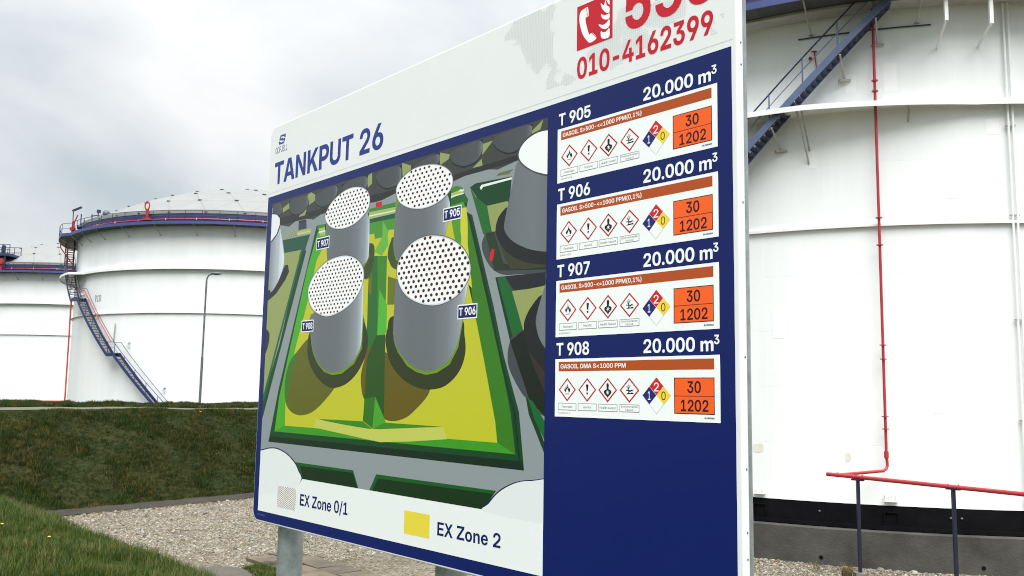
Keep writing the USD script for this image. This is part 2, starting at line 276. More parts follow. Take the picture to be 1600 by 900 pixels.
# ------------------------------------------------------------------ tanks
R = 18.2
def dome_shape(rise, z0, n=6):
    rr = R - 0.05; Rs = (rr * rr + rise * rise) / (2 * rise)
    def P(a, b):                          # hexagonal lattice coordinates to the cap
        x, y = a + b / 2, b * math.sqrt(3) / 2; h = max(abs(a), abs(b), abs(a + b)); r = math.hypot(x, y)
        k = h / n * rr; ang = math.atan2(y, x) if r else 0
        return np.array([k * math.cos(ang), k * math.sin(ang), z0 + math.sqrt(max(Rs * Rs - k * k, 0)) - (Rs - rise)])
    tris, edges = [], set()
    for a in range(-n, n + 1):
        for b in range(-n, n + 1):
            for tri in (((a, b), (a + 1, b), (a, b + 1)), ((a + 1, b), (a + 1, b + 1), (a, b + 1))):
                if all(max(abs(p), abs(q), abs(p + q)) <= n for p, q in tri):
                    tris.append([P(*t) for t in tri])
                    for k in range(3): edges.add(tuple(sorted((tri[k], tri[(k + 1) % 3]))))
    return tris, [(P(*a), P(*b)) for a, b in edges]
def rings_profile():
    pr = [(R, 1.62)]
    for z in np.arange(4.4, 21, 2.07): pr += [(R, z - .012), (R - .006, z), (R, z + .012)]
    return pr + [(R, 21.9), (R - .06, 21.9), (R - .06, 21.0)]
FULL = np.linspace(-180, 180, 289)
def flare(az, e, lo, hi, ef, ramp=4.0):
    return e + (ef - e) * np.clip(np.minimum((az - lo) / ramp, (hi - az) / ramp), 0, 1) if lo is not None else np.full_like(az, e)
def girder(z, e, h, lo=None, hi=None, ef=None, ramp=4.0):
    az = np.linspace(-180, 180, 721)[:-1]; ex = flare(az, e, lo, hi, ef, ramp)
    # horizontal plate with a turned-down lip: points (r, z) with the outer ones moving with ex
    v, f = [], []; t = 0.03
    for a, x in zip(az, ex):
        for r, zz in ((R - .01, z + h), (R + x, z + h), (R + x, z), (R + x - t, z), (R + x - t, z + h - t), (R - .01, z + h - t)): v.append(pol(a, r, zz))
    n = len(az)
    for i in range(n):
        k = (i + 1) % n
        for j in range(6):
            j2 = (j + 1) % 6; f += [[i * 6 + j, k * 6 + j2, k * 6 + j], [i * 6 + j, i * 6 + j2, k * 6 + j2]]
    return trimesh.Trimesh(v, f, process=False)
def platform(z, e, lo, hi, ef, fascia):
    az = np.linspace(-180, 180, 721)[:-1]; ex = flare(az, e, lo, hi, ef, 3.0); n = len(az)
    def ring(prof):
        v, f, k = [], [], len(prof(0))
        for a, x in zip(az, ex): v += [pol(a, r, zz) for r, zz in prof(x)]
        for i in range(n):
            q = (i + 1) % n
            for j in range(k):
                j2 = (j + 1) % k; f += [[i * k + j, q * k + j2, q * k + j], [i * k + j, i * k + j2, q * k + j2]]
        return trimesh.Trimesh(v, f, process=False)
    deck = ring(lambda x: [(R + .03, z + .08), (R + x - .02, z + .08), (R + x - .02, z + .03), (R + .03, z + .03)])
    fas = ring(lambda x: [(R + x + .03, z + fascia), (R + x + .03, z), (R + x - .015, z), (R + x - .015, z + fascia)])
    return deck, fas, az, ex
def rail_at(az, ex, z): return [pol(a, R + x, z) for a, x in zip(az, ex)]
def pick(az, ex, a): return R + np.interp(a, az, ex)

def tank(name, label, center, z1, z2, zp, rise, vis, plat, gir, strut_az, drop=.85, group='white storage tanks'):
    t = thing(name, label, 'storage tank', (*center, 0), 0, group)
    part('shell', sweep(rings_profile(), FULL, closed_profile=False), M['tank_white'], t, 30)
    part('skirt', sweep(rect_prof(R - .02, R + .012, 1.62, 2.33), FULL), M['skirt_black'], t, 30)
    part('base_ledge', sweep(rect_prof(R - .02, R + .14, 1.49, 1.62), FULL), M['skirt_black'], t, 30)
    part('foundation', sweep([(R - .1, -.4), (R + .34, -.4), (R + .34, 1.42), (R + .29, 1.47), (R - .1, 1.47)], FULL), M['concrete'], t, 30)
    deck, fas, az, ex = platform(zp, plat[0], plat[1], plat[2], plat[3], 0.27)
    part('walkway', deck, M['deck'], t, 30); part('fascia', fas, M['blue'], t, 30)
    part('rim_band', sweep(rect_prof(R + .002, R + .035, zp + .09, 22.15), FULL), M['blue_dark'], t, 30)
    rail = holder('railing', t)
    part('top_rail', tube(rail_at(az, ex, zp + 1.22), .026, 5, True), M['rail_dark'], rail); part('middle_rail', tube(rail_at(az, ex, zp + .72), .02, 4, True), M['rail_dark'], rail)
    for a in np.arange(vis[0], vis[1], 4.6):
        r = pick(az, ex, a); part('rail_post', bar(pol(a, r, zp + .2), pol(a, r, zp + 1.23), .026, 5), M['rail_dark'], rail)
    part('fire_ring_pipe', tube([pol(a, R + .16, zp + .62) for a in np.arange(-180, 180, 2.0)], .055, 6, True), M['red'], t, 40)
    for a in np.arange(vis[0] + 2, vis[1], 9.2): part('pipe_clamp', bx(.09, .12, .20, pol(a, R + .16, zp + .62)), M['grey_steel'], t)
    part('wind_girder', girder(z1, *gir[0]), M['trim_white'], t, 30); part('wind_girder', girder(z2, *gir[1]), M['trim_white'], t, 30)
    for a in strut_az:
        r = pick(az, ex, a)
        part('bracket', cat_([bar(pol(a, r - .05, zp + .02), pol(a, R, zp - drop), .032, 6), bx(.16, .12, .04, pol(a, R + .05, zp - drop))]), M['grey_steel'], t)
    roof = holder('roof', t)
    tris, edges = dome_shape(rise, 22.0)
    rim = sweep(rect_prof(R - .25, R + .06, 21.9, 22.22), FULL); part('rim', rim, M['dome_grey_b'], roof, 30)
    vis_c = np.array([-center[0], -center[1]]) / np.linalg.norm(center); hidden = []
    for tri in tris:
        tri = np.array(tri); c = tri.mean(0); nn = np.cross(tri[1] - tri[0], tri[2] - tri[0]); nn /= np.linalg.norm(nn); nn = nn if nn[2] > 0 else -nn
        q = c + (tri - c) * 0.975 + nn * 0.03
        up = np.cross(q[1] - q[0], q[2] - q[0])[2] > 0; f = [[0, 1, 2]] if up else [[0, 2, 1]]
        low = q - nn * .06; v = np.vstack([q, low]); s = [[0, 3, 4], [0, 4, 1], [1, 4, 5], [1, 5, 2], [2, 5, 3], [2, 3, 0]]
        s = s if up else [x[::-1] for x in s]
        part('roof_panel', trimesh.Trimesh(v, f + s, process=False), M['dome_grey' if RNG.random() < .6 else 'dome_grey_b'], roof)
    hubs = {tuple(np.round(p, 3)) for e in edges for p in e}
    part('seam_battens', cat_([bar(a, b, .035, 4) for a, b in edges]), M['dome_seam'], roof)
    part('hub_covers', cat_([trimesh.creation.cylinder(radius=.20, height=.05, sections=12, transform=trimesh.transformations.translation_matrix(np.array(h) + (0, 0, .06))) for h in hubs]), M['dome_grey_b'], roof)
    return t, az, ex
def staircase(t, runs, sgn, tread_d, rail_post, inner=True, mat='stair_blue', feet=(), flights_rail=True):
    """runs: list of (az0, z0, az1, z1) flights or level landings; z is the top edge of the outer stringer."""
    st = holder('staircase', t); ro, ri = R + 1.1, R + .28
    for a0, z0, a1, z1 in runs:
        az = np.linspace(a0, a1, max(3, int(abs(a1 - a0) / .7) + 1)); zz = np.linspace(z0, z1, len(az))
        part('stringer', sweep(rect_prof(ro - .03, ro + .03, -.34, 0), az, None, zz), M[mat], st)
        part('stringer', sweep(rect_prof(ri - .03, ri + .03, -.34, 0), az, None, zz), M[mat], st)
        if abs(z1 - z0) < .3:
            part('landing', sweep(rect_prof(ri + .03, ro - .03, -.12, -.06), az, None, zz), M['stair_dark'], st)
        else:
            n = max(1, int(abs(z1 - z0) / tread_d))
            for k in range(n):
                f = (k + .5) / n; a = a0 + (a1 - a0) * f; z = z0 + (z1 - z0) * f - .20
                half = .34 if abs(a1 - a0) else .3
                part('tread', sweep(rect_prof(ri + .03, ro - .03, z - .05, z), [a - half, a, a + half]), M['stair_dark'], st)
        part('hand_rail', tube([pol(a, ro, z + .95) for a, z in zip(az, zz)], .030, 6), M['rail_dark'], st)
        part('knee_rail', tube([pol(a, ro, z + .48) for a, z in zip(az, zz)], .018, 5), M[mat], st)
        if inner: part('hand_rail', tube([pol(a, ri, z + .95) for a, z in zip(az, zz)], .024, 5), M['rail_dark'], st)
        for a in rail_post:
            if min(a0, a1) <= a <= max(a0, a1):
                z = np.interp(a, sorted((a0, a1)), (z0, z1) if a0 < a1 else (z1, z0))
                part('rail_post', bar(pol(a, ro, z - .1), pol(a, ro, z + .95), .028, 6), M[mat], st)
                if a in feet:
                    part('support', cat_([bar(pol(a + .2, ro, z - .35), pol(a + .5, R + .03, z - 1.0), .035, 6), bx(.42, .2, .07, pol(a + .5, R + .08, z - 1.02))]), M['grey_steel'], st)
    return st
# --- near tank on the right
KR = .332
tn, azr, exr = tank('storage_tank', 'huge white tank at right with black skirt on dark concrete base', TR, 16.62, 12.34, 20.55, 5.6, (-48, 14),
    (1.35, -52, -12, 2.0), ((.40, .20, -60, -9, 1.30, 18.0), (.14, .10)), (-44.5, -35.4, -26.3, -14.6, -.5, 8), .62)
z_at = lambda a: 15.49 + KR * (a + 33.66)
rp = [-49.1, -45.4, -41.7, -38.0, -34.3, -30.6, -26.9, -23.15, -19.4]
staircase(tn, [(-73, z_at(-73), -47, z_at(-47)), (-47, z_at(-47), -17.6, z_at(-17.6))], 1, .19, rp, inner=False, feet=(-30.6, -23.15, -38.0, -45.4, -19.4))
for a_, zz_ in ((-12.2, 19.55), (-7.75, 19.35)): part('bent_bracket', cat_([bx(.13, .10, 20.9 - zz_, pol(a_, R + 1.05, (20.9 + zz_) / 2)), bar(pol(a_, R + 1.02, zz_ + .03), pol(a_ - .35, R + .05, 18.93), .05, 6)]), M['trim_white'], tn)
part('deck_girder', girder(20.46, 1.02, .10), M['grey_steel'], tn, 30)  # girder coloured grey: the shade under the walkway is put into its colour
for a_, b_ in ((pol(-27.6, R + 1.1, 16.7), pol(-26.9, R + .02, 14.9)), (pol(-27.1, R + 1.1, 16.7), pol(-26.8, R + .02, 15.4)), (pol(-15.9, R + .36, 16.65), pol(-15.9, R + .02, 16.2))): part('girder_strut', bar(a_, b_, .033, 6), M['grey_steel'], tn)
for a in (-5.36, -4.86):
    part('white_conduit', tube([pol(a, R + .13, z) for z in np.linspace(2.6, 20.5, 12)], .042, 8), M['trim_white'], tn, 40)
for z, n in ((12.62, 3), (8.9, 2), (5.4, 2), (15.9, 2)): part('conduit_clamp', bx(.34, .10, .05, pol(-5.1, R + .1, z)), M['grey_steel'], tn)
part('conduit_rod', tube([pol(a, R + .06, 19.83) for a in np.linspace(-27.8, -13.1, 16)], .028, 6), M['stair_dark'], tn)
for k, a in enumerate((-47.7, -33.4, -19.05, -4.7)):
    ch = holder('anchor_chair', tn)
    for dz, mat in ((2.50, 'trim_white'), (1.95, 'skirt_black')):
        if dz > 2.4: part('chair_plate', cat_([bx(.44, .20, .045, (0, -.10, 0))] + [bx(.03, .16, .20, (x, -.08, .12)) for x in (-.17, -.06, .06, .17)]).apply_transform(trimesh.transformations.rotation_matrix(math.radians(a), (0, 0, 1))).apply_translation(pol(a, R, dz)), M[mat], ch)
        else: part('chair_pocket', cat_([bx(.5, .08, .04, (0, -.03, .16)), bx(.04, .08, .34, (-.23, -.03, 0)), bx(.04, .08, .34, (.23, -.03, 0))]).apply_transform(trimesh.transformations.rotation_matrix(math.radians(a), (0, 0, 1))).apply_translation(pol(a, R + .012, dz)), M[mat], ch)
seams = []
for k, z in enumerate(np.arange(2.4, 20, 2.07)):
    for a in np.arange(-62 + (k * 7.3) % 15, 12, 15.0): seams.append(sweep(rect_prof(R - .01, R + .004, z + .05, min(z + 2.0, 20.4)), [a - .025, a + .025]))
tag(part('plate_welds', cat_(seams), M['tank_white'], tn), None, None, None, 'stuff')
for a0_, a1_, z0_, z1_ in ((-22.6, -21.4, 17.5, 18.2), (-18.4, -16.9, 17.4, 18.5), (-26.9, -26.0, 14.7, 15.7), (-12.3, -10.6, 13.3, 14.9), (-7.6, -6.2, 15.6, 16.2), (-31.5, -30.1, 8.3, 9.5), (-14.4, -12.9, 5.6, 7.1)):
    part('paint_patch', sweep(rect_prof(R - .01, R + .005, z0_, z1_), np.linspace(a0_, a1_, 4)), M['patch_white'], tn, 30)
for a0_, a1_, z0_, z1_ in ((-34.1, -32.9, 4.05, 4.30), (-23.7, -23.1, 3.85, 4.1)):
    q_ = spline([(a0_, z0_), ((a0_ + a1_) / 2, z0_ - .06), (a1_, z0_ + .03), (a1_ - .05, z1_), ((a0_ + a1_) / 2, z1_ + .02), (a0_ + .04, z1_ - .03)], 4); v_, f_ = trimesh.creation.triangulate_polygon(q_, engine='earcut')
    part('stain', trimesh.Trimesh([pol(x, R + .006, y) for x, y in v_], f_, process=False), M['stain'], tn)
for a in (-26.4, -10.2): part('drain_hole', trimesh.creation.cylinder(radius=.07, segment=[pol(a, R + .30, .42), pol(a, R + .352, .42)], sections=14), M['skirt_black'], tn)
for a in (-41, -26.6, -13, -11.9):
    part('earthing_boss', trimesh.creation.icosphere(2, .04).apply_translation(pol(a, R + .02, 2.0)), M['lamp_grey'], tn)
part('shutoff_valve', cat_([bar(pol(-26.0, R + .06, 19.30), pol(-25.75, R + .06, 18.55), .022, 6), bx(.2, .06, .04, pol(-26.0, R + .08, 19.26)), trimesh.creation.icosphere(1, .07).apply_translation(pol(-26.45, R + .1, 19.0))]), M['red'], tn)
# --- left tank across the pit
TL = np.array([-27.853, 99.144])
tl, azl, exl = tank('storage_tank', 'white tank with grey dome roof and zigzag blue stair behind the grassy bank', TL, 16.75, 12.80, 20.72, 5.4, (-78, 22),
    (1.15, -84, -52, 1.75), ((.40, .22, -90, -44, 1.45), (.14, .10)), (-61, -52, -43.6, -35, -24.2, -13.2, -2.1, 8.5, 19))
lp = [-9, -12.6, -16.2, -19.8, -23.4, -26.0, -29.6, -33.2, -36.8, -40.4, -44.5, -48.4, -52.5, -56.5, -60.5, -64.5]
staircase(tl, [(-4, 2.85, -23.9, 9.20), (-23.9, 9.20, -26.4, 9.20), (-26.4, 9.20, -42.5, 14.45), (-42.5, 14.45, -47.5, 14.45), (-47.5, 14.45, -58, 17.9), (-58, 17.9, -60, 17.9), (-60, 17.9, -69, 20.85)], -1, .25, lp, mat='blue_dark')
part('stair_fire_pipe', tube([pol(a, R + .34, z) for a, z in ((-66, 21.2), (-64, 18.3), (-60, 16.2), (-55, 15.9), (-49, 15.2), (-43.5, 15.2), (-38, 13.6), (-32, 11.7), (-27.5, 10.2))], .045, 6), M['orange_red'], tl, 40)
part('leg_pipe', cat_([tube([pol(-62, R + 1.6, 20.7), pol(-62, R + 1.55, 19.9), pol(-61, R + .4, 18.3)], .06, 6), tube([pol(-62.5, R + .95, 20.7), pol(-61.5, R + .8, 16.9)], .07, 6)]), M['orange_red'], tl)
for a, z in ((-46, 14.9), (-36.5, 13.0), (-21.5, 10.2), (-9.0, 6.2)): part('stair_lamp', cat_([bx(.22, .3, .16, pol(a, R + .16, z)), bx(.08, .1, .5, pol(a, R + .05, z - .25))]), M['trim_white'], tl)
part('wall_hose_rail', tube([pol(-27.6, R + .1, 10.2), pol(-27.3, R + .1, 11.9)], .05, 6), M['grey_steel'], tl)
def text_shape(s, weight=700, opsz=32):
    from PIL import Image, ImageDraw, ImageFont
    key = (s, weight, opsz)
    if key in TXT: return TXT[key]
    font = ImageFont.truetype(glob.glob('/opt/blender-*/*/datafiles/fonts/Inter.woff2')[0], 110); font.set_variation_by_axes([opsz, weight])
    x0, y0, x1, y1 = font.getbbox(s, anchor='ls'); im = Image.new('L', (x1 - x0 + 8, y1 - y0 + 8))
    ImageDraw.Draw(im).text((4 - x0, 4 - y0), s, 255, font, anchor='ls')
    on = np.pad(np.asarray(im) > 127, ((0, 0), (1, 1))).astype(np.int8); d = np.diff(on, axis=1)
    rows, st = np.nonzero(d == 1); en = np.nonzero(d == -1)[1]
    g = shapely.union_all(shapely.box(st, -rows - 1, en, -rows)).buffer(.6).buffer(-.6).simplify(.4)
    g = affinity.translate(g, -4, -(y0 - 4) * -1 * -1) if False else affinity.translate(g, -4, 4 - y0)
    cap = 110 * 0.727
    TXT[key] = g = affinity.scale(g, 1 / cap, 1 / cap, origin=(0, 0)); return g
TXT = {}
def fit_text(s, u0, u1, base, cap, weight=700):
    g = text_shape(s, weight); b = g.bounds
    return affinity.affine_transform(g, [(u1 - u0) / (b[2] - b[0]), 0, 0, cap, u0 - b[0] * (u1 - u0) / (b[2] - b[0]), base])
def polys(g): return [q for q in getattr(g, 'geoms', [g]) if q.geom_type == 'Polygon' and q.area > 1e-9]
num = fit_text('910', 0, 1.1, 0, .62, 600); vs, fs, k = [], [], 0
for q in polys(num):
    v, f = trimesh.creation.triangulate_polygon(q, engine='earcut'); vs.append(np.array([pol(-38.6 + math.degrees(x / R), R + .012, 14.05 + y) for x, y in v])); fs.append(np.asarray(f) + k); k += len(v)
part('painted_number', trimesh.Trimesh(np.vstack(vs), np.vstack(fs), process=False), M['mark_grey'], tl)
# roof edge gear on the left tank
tor = trimesh.creation.torus(.27, .075, 16, 8); tor.apply_transform(trimesh.transformations.rotation_matrix(math.pi / 2, (1, 0, 0))); tor.apply_scale((.75, 1, 1.35)); tor.apply_translation(pol(-17.6, R + .3, 22.62))
part('foam_vent', cat_([tor, bar(pol(-17.6, R + .2, 21.3), pol(-17.6, R + .25, 22.3), .14, 8), bx(.7, .3, .22, pol(-17.6, R + .2, 21.4))]), M['red'], tl, 40)
part('foam_vent_stub', bar(pol(-17.6, R + .22, 21.7), pol(-17.6, R + .22, 22.25), .13, 10), M['trim_white'], tl, 40)
def on_left(x, y, z): return np.array([x - TL[0], y - TL[1], z])
gear = lambda px, py, pz: on_left(px, py, pz)
part('mast_light', cat_([bar(gear(-43.3, 88, 20.8), gear(-43.35, 88, 23.2), .05, 6), bx(.95, .22, .16).apply_transform(trimesh.transformations.rotation_matrix(-.42, (0, 1, 0))).apply_translation(gear(-43.0, 88, 23.5))]), M['rail_dark'], tl)
part('fire_monitor', cat_([bar(gear(-43.3, 88, 20.7), gear(-43.25, 88, 22.3), .14, 8), bar(gear(-43.25, 88, 22.0), gear(-42.9, 88, 22.9), .07, 6), bx(.4, .4, .3, gear(-43.3, 88, 21.5))]), M['red'], tl)
part('equipment_frame', cat_([bar(gear(x, 88, 20.8), gear(x, 88, h), .06, 6) for x, h in ((-42.55, 23.0), (-42.2, 22.4), (-41.5, 23.0), (-40.9, 23.3))] + [bar(gear(-41.5, 88, h), gear(-40.8, 88, h), .04, 5) for h in (22.4, 22.9)] + [bx(.3, .25, .3, gear(-40.85, 88, 23.3)), trimesh.creation.icosphere(2, .24).apply_translation(gear(-42.65, 88, 21.7))]), M['blue_dark'], tl)
part('level_gauge', trimesh.creation.icosphere(2, .34).apply_translation(gear(-40.1, 88, 23.1)), M['lamp_grey'], tl, True)
# --- third tank, far left
T3 = np.array([-62.48, 135.53])
t3, az3, ex3 = tank('storage_tank', 'farthest white tank at left edge with railed tower beside its dome', T3, 16.72, 12.72, 20.72, 5.4, (-20, 60),
    (1.15, None, None, None), ((.40, .22), (.14, .10)), (-6, 4.3, 14, 24, 34, 44))
def g3(x, y, z): return np.array([x - T3[0], y - T3[1], z])
tw = holder('stair_tower', t3)
part('tower_deck', bx(3.6, 3.0, .32, g3(-67.6, 118.8, 23.15)), M['blue_dark'], tw)
for x in (-69.3, -67.7, -66.4):
    for y in (117.5, 120.1): part('tower_leg', bar(g3(x, y, 20.7), g3(x, y, 23.1), .12, 6), M['blue_dark'], tw)
part('tower_stair', bar(g3(-70.0, 118, 20.9), g3(-66.6, 118, 23.0), .16, 6), M['blue_dark'], tw)
part('tower_rail', cat_([bar(g3(-69.4, y, h), g3(-65.8, y, h), .045, 5) for y in (117.4, 120.2) for h in (23.8, 24.5)] + [bar(g3(x, y, 23.2), g3(x, y, 24.5), .045, 5) for y in (117.4, 120.2) for x in (-69.4, -68.5, -67.6, -66.7, -65.8)] + [bx(.35, .35, 1.1, g3(-66.9, 118, 23.9)), bar(g3(-68.2, 118, 23.3), g3(-68.1, 118, 25.2), .09, 6)]), M['rail_dark'], tw)
part('tower_valve', cat_([bar(g3(-66.7, 117.3, 20.7), g3(-66.7, 117.3, 22.6), .2, 8), bx(.6, .5, .7, g3(-66.7, 117.2, 22.2))]), M['red'], tw)

# ------------------------------------------------------------------ pipes, posts, lamp
def W3(x, y, z): return np.array([x, y, z])
fp = thing('fire_water_pipe', 'red pipe down the right tank wall turning along blue posts', 'pipe')
cz = lambda a, r, z: np.array([TR[0], TR[1], 0]) + pol(a, r, z)
zs = np.linspace(21.4, 4.0, 30); el = [cz(-19.4, R + .36, z) for z in zs]
e0 = cz(-19.3, R + .36, 3.58); tee = W3(11.30, 31.68, 3.45)
dirn = (tee - e0) / np.linalg.norm(tee - e0)
bend = [cz(-19.35, R + .36, 3.9), cz(-19.33, R + .36, 3.74), e0 + dirn * .07 + (0, 0, .06), e0 + dirn * .2]
part('riser', tube(el + bend, .050, 10), M['red'], fp, 40)
part('branch', tube([e0 + dirn * .18, tee], .055, 10), M['red'], fp, 40)
run0, run1 = W3(10.95, 31.75, 3.47), W3(17.5, 22.9, 3.35)
p1 = W3(11.79, 31.18, 3.43); p2 = W3(13.70, 28.47, 3.40)
part('main_run', tube([W3(11.02, 31.95, 3.455), W3(11.2, 31.75, 3.45), p1, p2, W3(15.05, 26.6, 3.38), W3(17.5, 23.1, 3.34)], .068, 10), M['red'], fp, 40)
part('reducer', trimesh.creation.cylinder(radius=.085, segment=[tee - dirn * .05, tee + (W3(11.2, 31.75, 3.45) - tee) * .4], sections=10), M['red'], fp, 40)
for z in (10.7 + 6 - 1.15, ): pass
for z in (12.6, 11.6, 17.75, 17.35, 7.98, 7.48, 5.45, 5.02): 
    part('flange', trimesh.creation.cylinder(radius=.115, height=.035, sections=14).apply_translation(cz(-19.4, R + .36, z)), M['red'], fp)
part('sleeve', trimesh.creation.cylinder(radius=.08, height=.24, sections=12).apply_translation(cz(-19.4, R + .36, 4.12)), M['red'], fp)
for p_, lab, base in ((p1, 'dark blue pipe post standing in a concrete block beside a dry weed', .3), (p2, 'dark blue pipe post nearest the right edge of the view', .02)):
    ps = thing('pipe_support_post', lab, 'post', (p_[0], p_[1], 0), 0, None)
    part('post', bx(.10, .10, 3.43 - base - .11, (0, 0, (3.43 + base - .11) / 2)), M['post_blue'], ps)
    dd = (p2 - p1) / np.linalg.norm(p2 - p1); ang = math.atan2(dd[1], dd[0])
    part('saddle', bx(.42, .14, .045, (0, 0, 0)).apply_transform(trimesh.transformations.rotation_matrix(ang, (0, 0, 1))).apply_translation((0, 0, 3.43 - .095)), M['post_blue'], ps)
    for s in (-.17, .17): part('pipe_clip', trimesh.creation.torus(.078, .014, 16, 6).apply_transform(trimesh.transformations.rotation_matrix(math.pi / 2, (0, 1, 0))).apply_transform(trimesh.transformations.rotation_matrix(ang, (0, 0, 1))).apply_translation((dd[0] * s, dd[1] * s, p_[2] - 3.43 + 3.43)), M['red'], ps)
    if base > .1:
        blk = trimesh.creation.extrude_polygon(Polygon([(-.17, -.15), (.16, -.17), (.17, .15), (-.15, .17)]).buffer(.03), .36, engine='earcut'); blk.apply_translation((0, 0, -.06)); part('concrete_block', blk, M['dark_block'], ps)
rpipe = thing('riser_pipe', 'thin orange red riser between the two left tanks with a level run at its foot', 'pipe')
part('riser', tube([W3(-41.95, 86, 14.2), W3(-41.9, 86, 9.5), W3(-41.87, 86, 5.0), W3(-41.87, 86, 4.6)], .075, 8), M['orange_red'], rpipe)
part('level_run', tube([W3(-41.8, 85.9, 4.72), W3(-45.9, 85.9, 4.66)], .085, 8), M['orange_red'], rpipe)
lamp = thing('street_lamp', 'slender grey lamp post with one curved arm on the grassy bank', 'street lamp', (-23.75, 70.0, 0))
lz = 4.3
part('pole', cat_([bar((0, 0, lz), (0, 0, lz + 4.2), .10, 10), bar((0, 0, lz + 4.2), (0, 0, 14.35), .075, 10)]), M['lamp_grey'], lamp, 40)
part('arm', tube([(0, 0, 14.3), (.03, 0, 14.62), (.14, 0, 14.84), (.34, 0, 14.95), (.55, 0, 14.97)], .06, 8), M['lamp_grey'], lamp, 40)
lh = trimesh.creation.icosphere(3, .5); lh.apply_scale((.80, .40, .24)); lh.apply_translation((.72, 0, 15.0)); part('lamp_head', lh, M['lamp_grey'], lamp, True)

